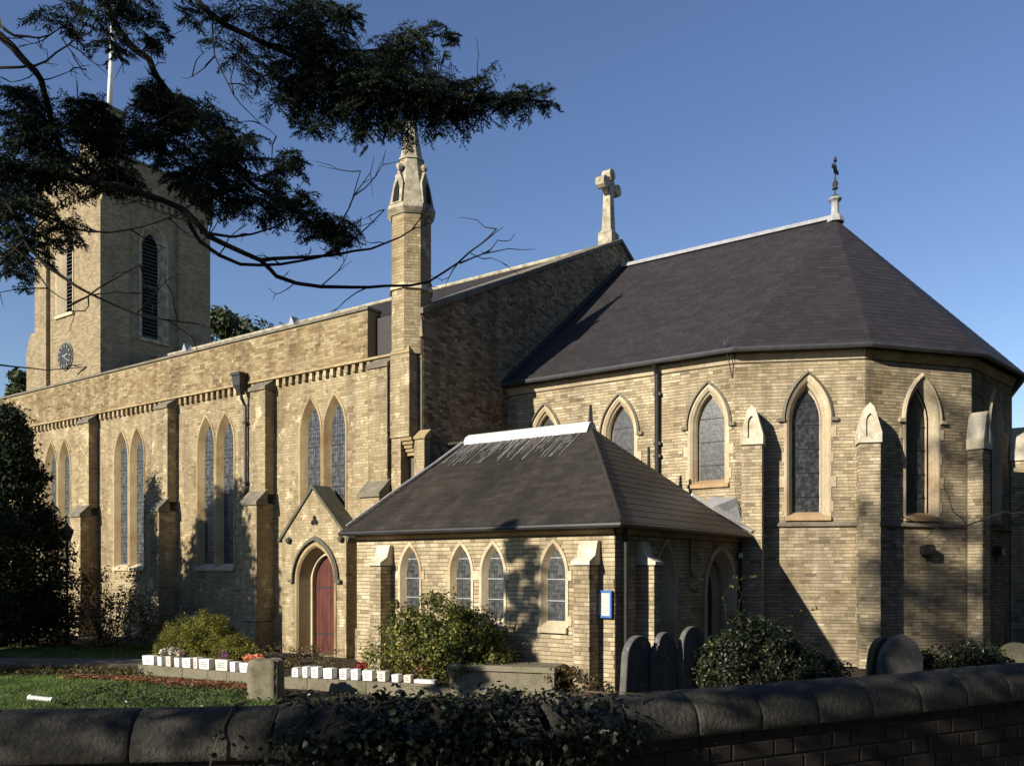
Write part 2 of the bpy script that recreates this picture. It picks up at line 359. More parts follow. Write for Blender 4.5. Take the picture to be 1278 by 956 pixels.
class MB:
    """collects shapes; y points INTO a wall, so outward is -y"""
    def __init__(s): s.V = []; s.F = []
    def add(s, V, F):
        b = len(s.V); s.V += [tuple(v) for v in V]; s.F += [tuple(b + i for i in f) for f in F]; return s
    def box(s, x0, x1, y0, y1, z0, z1):
        V = [(x0, y0, z0), (x1, y0, z0), (x1, y1, z0), (x0, y1, z0), (x0, y0, z1), (x1, y0, z1), (x1, y1, z1), (x0, y1, z1)]
        return s.add(V, [(0, 3, 2, 1), (4, 5, 6, 7), (0, 1, 5, 4), (1, 2, 6, 5), (2, 3, 7, 6), (3, 0, 4, 7)])
    def prism_x(s, x0, x1, prof):      # prof: (y,z) polygon swept along x
        n = len(prof)
        V = [(x0, y, z) for y, z in prof] + [(x1, y, z) for y, z in prof]
        F = [tuple(range(n))[::-1], tuple(range(n, 2 * n))] + [(i, (i + 1) % n, n + (i + 1) % n, n + i) for i in range(n)]
        return s.add(V, F)
    def prism_y(s, y0, y1, prof):      # prof: (x,z) polygon swept along y
        n = len(prof)
        V = [(x, y0, z) for x, z in prof] + [(x, y1, z) for x, z in prof]
        F = [tuple(range(n)), tuple(range(n, 2 * n))[::-1]] + [(i, n + i, n + (i + 1) % n, (i + 1) % n) for i in range(n)]
        return s.add(V, F)
    def prism_z(s, z0, z1, prof, top=None):
        n = len(prof)
        top = top or prof
        V = [(x, y, z0) for x, y in prof] + [(x, y, z1) for x, y in top]
        F = [tuple(range(n))[::-1], tuple(range(n, 2 * n))] + [(i, (i + 1) % n, n + (i + 1) % n, n + i) for i in range(n)]
        return s.add(V, F)
    def tube(s, pts, rad, n=6, cap=True):
        pts = [Vector(p) for p in pts]
        if not isinstance(rad, (list, tuple)): rad = [rad] * len(pts)
        b = len(s.V); a = None
        for i, p in enumerate(pts):
            t = (pts[min(i + 1, len(pts) - 1)] - pts[max(i - 1, 0)]).normalized()
            if a is None:
                a = t.orthogonal().normalized()
            else:
                a = (a - t * a.dot(t)).normalized()
            c = t.cross(a)
            for k in range(n):
                q = p + (a * math.cos(2 * PI * k / n) + c * math.sin(2 * PI * k / n)) * rad[i]
                s.V.append(tuple(q))
        for i in range(len(pts) - 1):
            for k in range(n):
                s.F.append((b + i * n + k, b + i * n + (k + 1) % n, b + (i + 1) * n + (k + 1) % n, b + (i + 1) * n + k))
        if cap:
            s.F.append(tuple(b + k for k in range(n))[::-1]); s.F.append(tuple(b + (len(pts) - 1) * n + k for k in range(n)))
        return s
    def lathe(s, prof, n=12, cx=0, cy=0, ph=0.0):     # prof (r,z)
        b = len(s.V)
        for r, z in prof:
            for k in range(n):
                an = ph + 2 * PI * k / n
                s.V.append((cx + r * math.cos(an), cy + r * math.sin(an), z))
        for i in range(len(prof) - 1):
            for k in range(n):
                s.F.append((b + i * n + k, b + i * n + (k + 1) % n, b + (i + 1) * n + (k + 1) % n, b + (i + 1) * n + k))
        s.F.append(tuple(b + k for k in range(n))[::-1]); s.F.append(tuple(b + (len(prof) - 1) * n + k for k in range(n)))
        return s
    def mesh(s, name, mat, smooth=False): return mesh(name, s.V, s.F, mat, smooth)

BASE = Vector((-13.3, 18.8, 0.0))
church = thing('church', tuple(BASE), "Victorian yellow brick church with tower, nave, slate-roofed chancel and hipped vestry", 'church')

class Frame:
    """a wall frame: x along the wall, y into it, z up; children of the church are placed by it"""
    def __init__(s, x, y, deg): s.x, s.y, s.a = x, y, R(deg); s.c, s.s = math.cos(s.a), math.sin(s.a)
    def w(s, u, d, z=0.0): return (s.x + s.c * u - s.s * d, s.y + s.s * u + s.c * d, z)
    def put(s, name, me, u=0.0, d=0.0, z=0.0, parent=None):
        w = s.w(u, d, z)
        return link(name, me, parent or church, (w[0] - BASE.x, w[1] - BASE.y, w[2]), s.a)

def wpart(name, mb, mat, smooth=False, parent=None):
    """a church part given in world coordinates"""
    V = [(x - BASE.x, y - BASE.y, z) for x, y, z in mb.V]
    return link(name, mesh(name, V, mb.F, mat, smooth), parent or church)

# ---------------------------------------------------------------- masonry generators
def arch(c, a, sill, spring, h, n=8):
    r = (a * a + h * h) / (2 * a)
    cx = r - a
    th = math.atan2(h, cx)
    left = [(c - (r * math.cos(t) - cx), spring + r * math.sin(t)) for t in [th * i / n for i in range(n + 1)]]
    right = [(2 * c - x, z) for x, z in left[:-1]][::-1]
    return [(c - a, sill)] + left + right + [(c + a, sill)]

def arch_half(a, spring, h, z):
    if z <= spring: return a
    if z >= spring + h: return 0.0
    r = (a * a + h * h) / (2 * a)
    return max(0.0, math.sqrt(max(0, r * r - (z - spring) ** 2)) - (r - a))

def free(u0, u1, z, holes):
    """intervals of [u0,u1] not covered by an opening at height z; a hole is (c,a,sill,spring,h)"""
    iv = [(u0, u1)]
    for c, a, sill, spring, h in holes:
        if z < sill or z > spring + h: continue
        hw = arch_half(a, spring, h, z)
        if hw <= 0.01: continue
        out = []
        for p, q in iv:
            if c + hw <= p or c - hw >= q: out.append((p, q)); continue
            if c - hw > p: out.append((p, c - hw))
            if c + hw < q: out.append((c + hw, q))
        iv = out
    return [(p, q) for p, q in iv if q - p > 0.03]

def bricks(u0, u1, z0, z1, holes=(), clip=None, proud=0.004, course=0.075, depth=0.012, rough=0.0015, joint=0.013, vj=0.005):
    """Flemish-bond bricks standing proud of y=0; returns vertex and face arrays"""
    V = []; n = 0
    r = random.Random(int(u1 * 97 + z1 * 13))
    nc = int((z1 - z0) / course)
    for k in range(nc):
        zb = z0 + k * course + joint / 2; zt = zb + course - joint
        zm = (zb + zt) / 2
        a, b = u0, u1
        if clip:
            a, b = clip(zm)
            if b - a < 0.05: continue
        for p, q in free(a, b, zm, holes):
            u = p - r.uniform(0.0, 0.22)
            while u < q:
                w = 0.225 if r.random() < 0.68 else 0.115
                s, e = max(p, u), min(q, u + w - vj)
                if e - s > 0.02:
                    y = -proud - r.uniform(0, rough)
                    g = r.uniform(-0.0015, 0.0015)
                    V.append((s, y, zb + g, e, zt + g))
                u += w
    A = np.array(V, dtype=np.float64).reshape(-1, 5)
    m = len(A)
    P = np.zeros((m, 8, 3))
    s, y, zb, e, zt = A.T
    for i, (uu, zz, back) in enumerate([(s, zb, 0), (e, zb, 0), (e, zt, 0), (s, zt, 0), (s, zb, 1), (e, zb, 1), (e, zt, 1), (s, zt, 1)]):
        P[:, i, 0] = uu; P[:, i, 1] = np.where(back, depth, y); P[:, i, 2] = zz
    Fq = np.array([(0, 1, 2, 3), (1, 5, 6, 2), (0, 3, 7, 4), (3, 2, 6, 7), (0, 4, 5, 1)])
    F = (np.arange(m)[:, None, None] * 8 + Fq[None]).reshape(-1, 4)
    return P.reshape(-1, 3), F

def wall_poly(outer, holes, thick, name, mat):
    """wall slab: front at y=0, back at y=thick, with arched holes"""
    loops = [outer] + [arch(*h) for h in holes]
    vecs = [[Vector((u, z, 0)) for u, z in lp] for lp in loops]
    tri = tessellate_polygon(vecs)
    flat = [p for lp in loops for p in lp]
    n = len(flat)
    V = [(u, 0, z) for u, z in flat] + [(u, thick, z) for u, z in flat]
    F = []
    for a, b, c in tri:
        F.append((a, b, c)); F.append((n + c, n + b, n + a))
    i0 = 0
    for lp in loops:
        k = len(lp)
        for i in range(k):
            a, b = i0 + i, i0 + (i + 1) % k
            F.append((a, b, n + b, n + a))
        i0 += k
    return mesh(name, V, F, mat)

def brick_wall(name, fr, outer, holes, cuts, mat_b, mat_m, rect, clip=None, thick=0.45, z=0):
    """holes: openings through the slab; cuts: slightly larger outlines the bricks stop at; rect: (u0,u1,z0,z1)"""
    w = fr.put(name, wall_poly(outer, holes, thick, name, mat_m))
    V, F = bricks(*rect, holes=cuts, clip=clip)
    b = link('brick', mesh('brick', V, F, mat_b), w)
    b['kind'] = 'stuff'
    return w

def strip(o1, y1, o2, y2, mb, close=False):
    """quads between two outlines of equal length"""
    n = len(o1); b = len(mb.V)
    mb.V += [(u, y1, z) for u, z in o1] + [(u, y2, z) for u, z in o2]
    for i in range(n if close else n - 1):
        j = (i + 1) % n
        mb.F.append((b + i, b + j, b + n + j, b + n + i))

_wc = {}
def window(fr, u, sill, spring, h, a, ai, hi, depth, style, d=0.0, label=None, name='window'):
    """pointed window: stone surround stepping from half-width a to the glass half-width ai. Meshes are shared."""
    key = (sill, spring, h, a, ai, hi, depth, style)
    if key not in _wc:
        ms = {}
        mb = MB()
        n = 8
        band = 0.055
        face = arch(0, a + 0.0, sill, spring, h, n)
        o0 = arch(0, a + band, sill - 0.0, spring, h + band * 1.5, n)
        gl = arch(0, ai, sill + 0.10, spring, hi, n)
        strip(o0, 0.0, o0, -0.024, mb); strip(o0, -0.024, face, -0.024, mb)
        if style == 'chancel':
            m1 = arch(0, a - 0.06, sill + 0.02, spring, h - 0.08, n)
            m2 = arch(0, a - 0.085, sill + 0.03, spring, h - 0.11, n)
            m3 = arch(0, (a + ai) / 2 - 0.02, sill + 0.05, spring, (h + hi) / 2 - 0.03, n)
            m4 = arch(0, (a + ai) / 2 - 0.05, sill + 0.07, spring, (h + hi) / 2 - 0.06, n)
            strip(face, -0.024, m1, 0.02, mb); strip(m1, 0.02, m2, 0.07, mb); strip(m2, 0.07, m3, 0.09, mb)
            strip(m3, 0.09, m4, 0.15, mb); strip(m4, 0.20, gl, depth, mb)
            for k, zz in enumerate(np.arange(sill + 0.1, spring + 0.1, 0.56)):
                w = 0.10 if k % 2 else 0.045
                for sg in (-1, 1):
                    x0, x1 = sorted((sg * (a + band - 0.01), sg * (a + band + w)))
                    mb.box(x0, x1, -0.022, 0.01, zz, zz + 0.24)
        else:
            strip(face, -0.024, gl, depth, mb)
            if style == 'vestry':
                for zz in (sill + 0.03, spring - 0.12):
                    for sg in (-1, 1):
                        x0, x1 = sorted((sg * (a + band - 0.01), sg * (a + band + 0.07)))
                        mb.box(x0, x1, -0.022, 0.01, zz, zz + 0.17)
        ms['surround'] = mb.mesh(name + '_surround', M['stone'] if style != 'nave' else M['stone_tan'])
        g = MB(); o = arch(0, ai + 0.02, sill + 0.05, spring, hi + 0.02, n)
        g.add([(x, depth, z) for x, z in o] + [(x, depth + 0.03, z) for x, z in o],
              [tuple(range(len(o))), tuple(range(len(o), 2 * len(o)))[::-1]])
        ms['glass'] = g.mesh('glass', M['glass_' + style])
        bars = MB()
        zz = sill + 0.45
        while zz < spring + hi - 0.15:
            hw = arch_half(ai, spring, hi, zz)
            bars.box(-hw, hw, depth - 0.02, depth - 0.003, zz, zz + 0.018); zz += 0.55 if style != 'vestry' else 0.38
        ms['bar'] = bars.mesh('glazing_bar', M['iron'] if style != 'vestry' else M['lead'])
        sm = MB()
        sm.prism_x(-a - 0.04, a + 0.04, [(-0.07, sill - 0.10), (-0.075, sill - 0.02), (depth, sill + 0.105), (depth, sill - 0.10)])
        ms['sill'] = sm.mesh('sill', M['stone_orange'] if style == 'chancel' else M['stone'])
        _wc[key] = ms
    ms = _wc[key]
    w = fr.put(name, ms['surround'], u, d)
    link('glass', ms['glass'], w); link('glazing_bar', ms['bar'], w)['kind'] = 'stuff'; link('sill', ms['sill'], w)
    return w

def hood(fr, u, spring, h, a, width, proj, mat, stops=True, d=0.0, name='hood_mould', parent=None):
    mb = MB(); n = 8
    o = arch(0, a + width, spring, spring, h + width * 1.35, n)[1:-1]
    i = arch(0, a, spring, spring, h, n)[1:-1]
    strip(o, 0.0, o, -proj * 0.6, mb); strip(o, -proj * 0.6, i, -proj, mb); strip(i, -proj, i, 0.0, mb)
    if stops:
        for sg in (-1, 1):
            x0, x1 = sorted((sg * (a - 0.01), sg * (a + width + 0.09)))
            mb.box(x0, x1, -proj, 0.0, spring - 0.05, spring + 0.03)
    return fr.put(name, mb.mesh(name, mat), u, d, parent=parent)

def slates(P0, U, W, N, poly, ch, sw, mat, parent, name='slate', seed=1, lift=0.007, jit=0.003):
    """slates on a roof plane: P0 origin, U along the eave, W up the slope, N normal; poly convex in (u,w)"""
    r = random.Random(seed)
    P0, U, W, N = Vector(P0), Vector(U).normalized(), Vector(W).normalized(), Vector(N).normalized()
    def iv(w):
        xs = []
        n = len(poly)
        for i in range(n):
            (a, b), (c, d_) = poly[i], poly[(i + 1) % n]
            if (b - w) * (d_ - w) <= 0 and b != d_:
                xs.append(a + (c - a) * (w - b) / (d_ - b))
        return (min(xs), max(xs)) if len(xs) >= 2 else None
    wmax = max(p[1] for p in poly); V = []; F = []
    k = 0; w = min(p[1] for p in poly) + 1e-4
    while w < wmax - 0.02:
        wt = min(w + ch * 1.12, wmax - 1e-4)
        A, B = iv(w), iv(wt)
        if A and B:
            u = A[0] - (0.5 * sw if k % 2 else 0) - 0.01
            while u < max(A[1], B[1]):
                wd_ = sw * r.uniform(0.9, 1.1)
                s, e = u + 0.003, u + wd_ - 0.003
                bs, be = max(s, A[0]), min(e, A[1]); ts, te = max(s, B[0]), min(e, B[1])
                bs = min(bs, A[1]); be = max(be, A[0]); ts = min(ts, B[1]); te = max(te, B[0])
                if be - bs > 0.01 or te - ts > 0.01:
                    l = lift + r.uniform(0, jit); dw = r.uniform(-0.004, 0.004)
                    b = len(V)
                    for uu, ww, hh in ((bs, w + dw, l), (be, w + dw, l), (te, wt, 0.003), (ts, wt, 0.003), (bs, w + dw, 0), (be, w + dw, 0)):
                        V.append(tuple(P0 + U * uu + W * ww + N * hh))
                    F += [(b, b + 1, b + 2, b + 3), (b + 4, b + 5, b + 1, b)]
                u += wd_
        w += ch; k += 1
    V = [(x - BASE.x, y - BASE.y, z) for x, y, z in V]
    o = link(name, mesh(name, np.array(V), np.array(F), mat), parent)
    o['kind'] = 'stuff'
    return o

def roof_face(pts, mat_s, ch, sw, name, parent=None, seed=1, thick=0.08, slate_name='slate'):
    """pts: world polygon, first edge is the eave (left to right seen from outside)"""
    P = [Vector(p) for p in pts]
    U = (P[1] - P[0]).normalized()
    N = (P[1] - P[0]).cross(P[-1] - P[0]).normalized()
    if N.z < 0: N = -N
    W = N.cross(U).normalized()
    if W.z < 0: W = -W
    mb = MB(); n = len(P)
    mb.add([tuple(p) for p in P] + [tuple(p - N * thick) for p in P], [tuple(range(n)), tuple(range(n, 2 * n))[::-1]] + [(i, n + i, n + (i + 1) % n, (i + 1) % n) for i in range(n)])
    o = wpart(name, mb, mat_s, parent=parent)
    poly = [((p - P[0]).dot(U), (p - P[0]).dot(W)) for p in P]
    slates(P[0], U, W, N, poly, ch, sw, mat_s, o, slate_name, seed)
    return o

# ---------------------------------------------------------------- church: shared pieces
def pier(name, fr, u0, u1, p, z0, z1, mb_mat, mm_mat, d=0.0, sides=True):
    """a projecting pier of brick: core plus bricks on its three faces"""
    o = fr.put(name, MB().box(u0, u1, -p, 0.05, z0, z1).mesh(name, mm_mat), 0, d)
    V1, F1 = bricks(u0 - 0.01, u1 + 0.01, z0, z1)
    V1 = V1.copy(); V1[:, 1] -= p
    Vs, Fs = [V1], [F1]; n = len(V1)
    if sides and p > 0.1:
        for sg in (1, -1):
            V2, F2 = bricks(0.0, p + 0.008, z0, z1)
            W2 = V2.copy()
            if sg > 0:
                W2[:, 0] = u1 - V2[:, 1]; W2[:, 1] = -p - 0.008 + V2[:, 0]
            else:
                W2[:, 0] = u0 + V2[:, 1]; W2[:, 1] = -V2[:, 0]
            W2[:, 2] = V2[:, 2]
            Vs.append(W2); Fs.append(F2 + n); n += len(W2)
    b = link('brick', mesh('brick', np.concatenate(Vs), np.concatenate(Fs), mb_mat), o)
    b['kind'] = 'stuff'
    return o

def cap(fr, u0, u1, p0, p1, z0, z1, mat, parent, ov=0.05, t=0.09, d=0.0):
    """sloping weathering slab from (p1,z0) out front up to (p0,z1) at the back"""
    me = MB().prism_x(u0 - ov, u1 + ov, [(-p1 - ov, z0 - t), (-p1 - ov, z0), (-p0 + 0.03, z1), (-p0 + 0.03, z0 - t)]).mesh('cap', mat)
    w = fr.w(0, d)
    return link('cap', me, parent)

# ---------------------------------------------------------------- nave
NV = Frame(-40.3, 15.25, 0)
NL = 26.35
U = lambda E: E + 40.3
bays = [-16.75, -21.3, -25.85, -30.4, -34.95]
nwin = [U(b + s * 0.46) for b in bays for s in (-1, 1)]
holes = [(u, 0.41, 2.22, 5.80, 0.93) for u in nwin]
cuts = [(u, 0.44, 2.18, 5.80, 0.97) for u in nwin]
nave = brick_wall('nave_wall', NV, [(0, 0), (NL, 0), (NL, 7.4), (0, 7.4)], holes, cuts, M['brick_nave'], M['mortar_nave'], (3.0, NL, 0.8, 7.35))
for u in nwin:
    window(NV, u, 2.25, 5.80, 0.92, 0.40, 0.27, 0.72, 0.15, 'nave')
V, F = bricks(3.0, NL, 0.0, 0.8); V[:, 1] -= 0.08
pl = NV.put('plinth', MB().prism_x(0, NL, [(-0.08, 0.0), (-0.08, 0.78), (0.0, 0.86), (0.02, 0.0)]).mesh('plinth', M['mortar_nave']))
link('brick', mesh('brick', V, F, M['brick_nave']), pl)['kind'] = 'stuff'
# parapet carried on a corbel table
PU = U(-14.99)
pw = NV.put('parapet', MB().box(0, PU, -0.12, 0.28, 7.4, 8.66).mesh('parapet', M['mortar_nave']))
V, F = bricks(3.0, PU, 7.42, 8.66); V[:, 1] -= 0.12
link('brick', mesh('brick', V, F, M['brick_parapet']), pw)['kind'] = 'stuff'
link('coping', MB().box(0, PU + 0.04, -0.17, 0.34, 8.665, 8.73).mesh('coping', M['stone_dark']), pw)
cb = MB(); u = 3.0
while u < NL - 0.3:
    cb.box(u, u + 0.11, -0.10, 0.0, 7.20, 7.395); u += 0.265
link('corbel_table', cb.mesh('corbel_table', M['brick_nave']), pw)['kind'] = 'stuff'
link('string_course', MB().box(3.0, NL, -0.15, -0.0, 7.395, 7.45).mesh('string_course', M['stone_tan']), pw)
for k, Er in enumerate([-36.8, -32.25, -27.7, -23.2, -18.65, -14.12]):
    u1 = U(Er); u0 = u1 - 0.62
    p = pier('buttress', NV, u0, u1, 0.34, 4.25, 7.18, M['brick_nave'], M['mortar_nave'])
    cap(NV, u0, u1, 0.0, 0.34, 7.18, 7.46, M['stone_dark'], p)
    p2 = pier('buttress', NV, u0, u1, 0.62, 0.78, 3.98, M['brick_nave'], M['mortar_nave'])
    cap(NV, u0, u1, 0.33, 0.62, 4.02, 4.38, M['stone_dark'], p2, ov=0.06)
    pier('plinth', NV, u0 - 0.07, u1 + 0.07, 0.72, 0.0, 0.76, M['brick_nave'], M['mortar_nave'])
NV.put('gutter_block', MB().box(PU, PU + 0.95, 0.16, 0.4, 7.4, 8.5).mesh('gutter_block', M['slate']))
# rain-water hoppers with their pipes
for E0 in (-19.84, -33.35):
    u = U(E0)
    hp = MB()
    hp.prism_z(7.35, 7.62, [(u - 0.15, -0.38), (u + 0.15, -0.38), (u + 0.15, -0.12), (u - 0.15, -0.12)], [(u - 0.17, -0.40), (u + 0.17, -0.40), (u + 0.17, -0.12), (u - 0.17, -0.12)])
    hp.box(u - 0.20, u + 0.20, -0.43, -0.115, 7.62, 7.70)
    hp.prism_z(7.15, 7.35, [(u - 0.06, -0.30), (u + 0.06, -0.30), (u + 0.06, -0.18), (u - 0.06, -0.18)], [(u - 0.15, -0.38), (u + 0.15, -0.38), (u + 0.15, -0.12), (u - 0.15, -0.12)])
    o = NV.put('rainwater_hopper', hp.mesh('rainwater_hopper', M['iron']))
    pp = MB().tube([(u, -0.24, 7.2), (u, -0.2, 7.0), (u + 0.02, -0.09, 6.8), (u + 0.02, -0.08, 0.4)], 0.045, 8)
    for zz in (6.3, 4.6, 2.8, 1.2): pp.box(u - 0.05, u + 0.09, -0.14, 0.0, zz, zz + 0.06)
    link('downpipe', pp.mesh('downpipe', M['iron']), o)
# nave roof, north wall, west wall
roof_face([(-40.3, 15.45, 8.58), (-14.15, 15.45, 8.58), (-14.15, 25.37, 13.18), (-40.3, 25.37, 13.18)], M['slate'], 0.25, 0.30, 'nave_roof', seed=3)
roof_face([(-14.15, 35.3, 8.58), (-40.3, 35.3, 8.58), (-40.3, 25.37, 13.18), (-14.15, 25.37, 13.18)], M['slate'], 0.9, 0.9, 'nave_roof', seed=4)
rr = wpart('ridge', MB().tube([(-40.3, 25.37, 13.22), (-14.2, 25.37, 13.22)], 0.08, 8), M['stone_grey'])
for E0 in (-29.5, -37.5):
    mb = MB(); mb.add([(E0 - .2, 25.0, 13.05), (E0 + .2, 25.0, 13.05), (E0, 25.0, 13.45), (E0 - .2, 25.4, 13.2), (E0 + .2, 25.4, 13.2), (E0, 25.4, 13.45)],
                      [(0, 1, 2), (3, 5, 4), (0, 2, 5, 3), (1, 4, 5, 2), (0, 3, 4, 1)])
    wpart('roof_vent', mb, M['lead'])
wpart('nave_wall', MB().box(-40.3, -13.9, 35.1, 35.5, 0, 8.6), M['tower'])
wpart('nave_wall', MB().box(-40.3, -39.9, 15.65, 35.1, 0, 8.6), M['tower'])

# ---------------------------------------------------------------- east gable of the nave
GE = Frame(-13.3, 15.3, 90)
gz = lambda z: (max(0.0, (z - 8.35) / 4.85 * 10.07), min(11.5, 20.14 - max(0.0, (z - 8.35) / 4.85 * 10.07)))
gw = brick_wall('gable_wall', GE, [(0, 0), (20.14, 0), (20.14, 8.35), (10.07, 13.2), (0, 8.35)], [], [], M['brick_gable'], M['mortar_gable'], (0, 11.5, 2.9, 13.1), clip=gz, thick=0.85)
gc = MB()
for u0, z0, u1, z1 in ((-0.1, 8.30, 10.07, 13.20), (10.07, 13.20, 20.3, 8.30)):
    n = 12
    for k in range(n):
        a, b = k / n, (k + 1) / n - 0.003
        ua, ub = u0 + (u1 - u0) * a, u0 + (u1 - u0) * b
        za, zb = z0 + (z1 - z0) * a, z0 + (z1 - z0) * b
        gc.prism_y(-0.07, 0.92, [(ua, za), (ub, zb), (ub, zb + 0.13), (ua, za + 0.13)])
link('coping_stone', gc.mesh('coping_stone', M['stone_dark']), gw)
# gable cross
gx, gy, gzb = -13.75, 25.37, 13.15
cr = MB()
cr.box(gx - 0.26, gx + 0.26, gy - 0.26, gy + 0.26, gzb, gzb + 0.42)
cr.prism_z(gzb + 0.42, gzb + 0.55, [(gx - 0.27, gy - 0.27), (gx + 0.27, gy - 0.27), (gx + 0.27, gy + 0.27), (gx - 0.27, gy + 0.27)], [(gx - 0.19, gy - 0.19), (gx + 0.19, gy - 0.19), (gx + 0.19, gy + 0.19), (gx - 0.19, gy + 0.19)])
cr.prism_z(gzb + 0.55, gzb + 1.95, [(gx - 0.17, gy - 0.17), (gx + 0.17, gy - 0.17), (gx + 0.17, gy + 0.17), (gx - 0.17, gy + 0.17)], [(gx - 0.12, gy - 0.13), (gx + 0.12, gy - 0.13), (gx + 0.12, gy + 0.13), (gx - 0.12, gy + 0.13)])
cz = gzb + 2.05
def lobe(mb, y, z, r):
    mb.V, b = mb.V, len(mb.V)
    P = [(y + r * math.cos(2 * PI * k / 10), z + r * math.sin(2 * PI * k / 10)) for k in range(10)]
    mb.prism_x(gx - 0.16, gx + 0.16, P)
for yy, zz in ((0.44, 0), (-0.44, 0), (0, 0.38)):
    lobe(cr, gy + yy, cz + zz, 0.20)
cr.box(gx - 0.125, gx + 0.125, gy - 0.40, gy + 0.40, cz - 0.11, cz + 0.11)
cr.box(gx - 0.123, gx + 0.123, gy - 0.12, gy + 0.12, cz - 0.2, cz + 0.36)
ring = MB(); nn = 20
for r_, x_ in ((0.34, -0.09), (0.34, 0.09), (0.25, 0.09), (0.25, -0.09)):
    ring.V += [(gx + x_, gy + r_ * math.cos(2 * PI * k / nn), cz + r_ * math.sin(2 * PI * k / nn)) for k in range(nn)]
for j in range(4):
    for k in range(nn):
        ring.F.append((j * nn + k, j * nn + (k + 1) % nn, ((j + 1) % 4) * nn + (k + 1) % nn, ((j + 1) % 4) * nn + k))
cr.add(ring.V, ring.F)
wpart('gable_cross', cr, M['stone_grey'])['label'] = "pale stone ringed cross on the gable peak"

# ---------------------------------------------------------------- corner turret with spirelet
tx, ty = -13.80, 15.42
def octo(r, ph=PI / 8): return [(tx + r * math.cos(ph + k * PI / 4), ty + r * math.sin(ph + k * PI / 4)) for k in range(8)]
tw = wpart('turret', MB().prism_z(7.35, 10.72, octo(0.50)), M['mortar_nave'])
Vs, Fs, n = [], [], 0
ring8 = octo(0.50)
for k in range(8):
    (x0, y0), (x1, y1) = ring8[k], ring8[(k + 1) % 8]
    L = math.hypot(x1 - x0, y1 - y0); c, s = (x1 - x0) / L, (y1 - y0) / L
    V, F = bricks(-0.005, L + 0.005, 7.35, 10.7)
    # the ring runs anticlockwise, so outward is to the right of the edge
    W = V.copy(); W[:, 0] = x0 + c * V[:, 0] - s * V[:, 1] - BASE.x; W[:, 1] = y0 + s * V[:, 0] + c * V[:, 1] - BASE.y
    Vs.append(W); Fs.append(F + n); n += len(W)
link('brick', mesh('brick', np.concatenate(Vs), np.concatenate(Fs), M['brick_nave']), tw)['kind'] = 'stuff'
wpart('string_course', MB().prism_z(8.90, 9.02, octo(0.56), octo(0.54)), M['stone'], parent=tw)
sp = MB()
sp.prism_z(10.70, 10.82, octo(0.53), octo(0.62)); sp.prism_z(10.821, 10.92, octo(0.62), octo(0.60))
sp.prism_z(10.921, 12.1, octo(0.55), octo(0.30)); sp.prism_z(12.101, 12.16, octo(0.335), octo(0.31)); sp.prism_z(12.161, 13.5, octo(0.29), octo(0.05))
sp.lathe([(0.05, 13.5), (0.11, 13.55), (0.11, 13.62), (0.04, 13.68), (0.07, 13.76), (0.0, 13.88)], 8, tx, ty)
spo = wpart('spirelet', sp, M['stone_grey'])
gl_ = MB(); vd = MB()
for k in range(4):
    an = -PI / 2 + k * PI / 2
    c, s = math.cos(an), math.sin(an)
    def gp(x, y, z): return (tx + c * y - s * x, ty + s * y + c * x, z)
    b0 = [gp(-0.19, 0.56, 10.93), gp(0.19, 0.56, 10.93), gp(0.15, 0.47, 11.45), gp(0.0, 0.45, 11.78), gp(-0.15, 0.47, 11.45)]
    b1 = [gp(-0.19, 0.2, 10.93), gp(0.19, 0.2, 10.93), gp(0.15, 0.2, 11.45), gp(0.0, 0.2, 11.78), gp(-0.15, 0.2, 11.45)]
    gl_.add(b0 + b1, [(0, 1, 2, 3, 4), (5, 9, 8, 7, 6)] + [(i, i + 5, (i + 1) % 5 + 5, (i + 1) % 5) for i in range(5)])
    gl_.lathe([(0.05, 11.78), (0.085, 11.84), (0.085, 11.90), (0.0, 11.96)], 6, tx + c * 0.42, ty + s * 0.42)
    vd.add([gp(-0.09, 0.572, 10.98), gp(0.09, 0.572, 10.98), gp(0.075, 0.525, 11.32), gp(0.0, 0.50, 11.50), gp(-0.075, 0.525, 11.32),
            gp(-0.09, 0.50, 10.98), gp(0.09, 0.50, 10.98), gp(0.075, 0.45, 11.32), gp(0.0, 0.43, 11.50), gp(-0.075, 0.45, 11.32)], [(0, 1, 2, 3, 4)] + [(i, i + 5, (i + 1) % 5 + 5, (i + 1) % 5) for i in range(5)])
wpart('gablet', gl_, M['stone_grey'], parent=spo); wpart('gablet_opening', vd, M['void'], parent=spo)
TP = Frame(-14.05, 15.25, 0)
p = pier('turret_pier', TP, 0.0, 0.60, 0.30, 5.35, 7.35, M['brick_nave'], M['mortar_nave'])
link('weathering', MB().prism_z(7.35, 7.75, [(-0.02, -0.32), (0.62, -0.32), (0.62, 0.10), (-0.02, 0.10)], [(0.08, -0.12), (0.42, -0.12), (0.42, 0.1), (0.08, 0.1)]).mesh('weathering', M['stone_tan']), p)
pier('turret_pier', TP, 0.03, 0.31, 0.28, 0.0, 5.33, M['brick_nave'], M['mortar_nave'])
p3 = pier('turret_pier', TP, 0.66, 0.97, 0.18, 0.0, 5.28, M['brick_nave'], M['mortar_nave'])
cbm = MB()
for k in range(5): cbm.box(0.315, 0.60 + 0.05 * (k > 2), -0.10 - 0.045 * k, 0.0, 4.92 + 0.085 * k, 4.995 + 0.085 * k)
cbm.prism_x(0.62, 1.02, [(-0.22, 5.28), (-0.22, 5.32), (0.0, 5.52), (0.0, 5.28)])
link('corbel', cbm.mesh('corbel', M['stone_tan']), p3)
wpart('turret_pier', MB().box(-13.9, -13.31, 15.26, 15.95, 0.0, 8.3), M['mortar'])
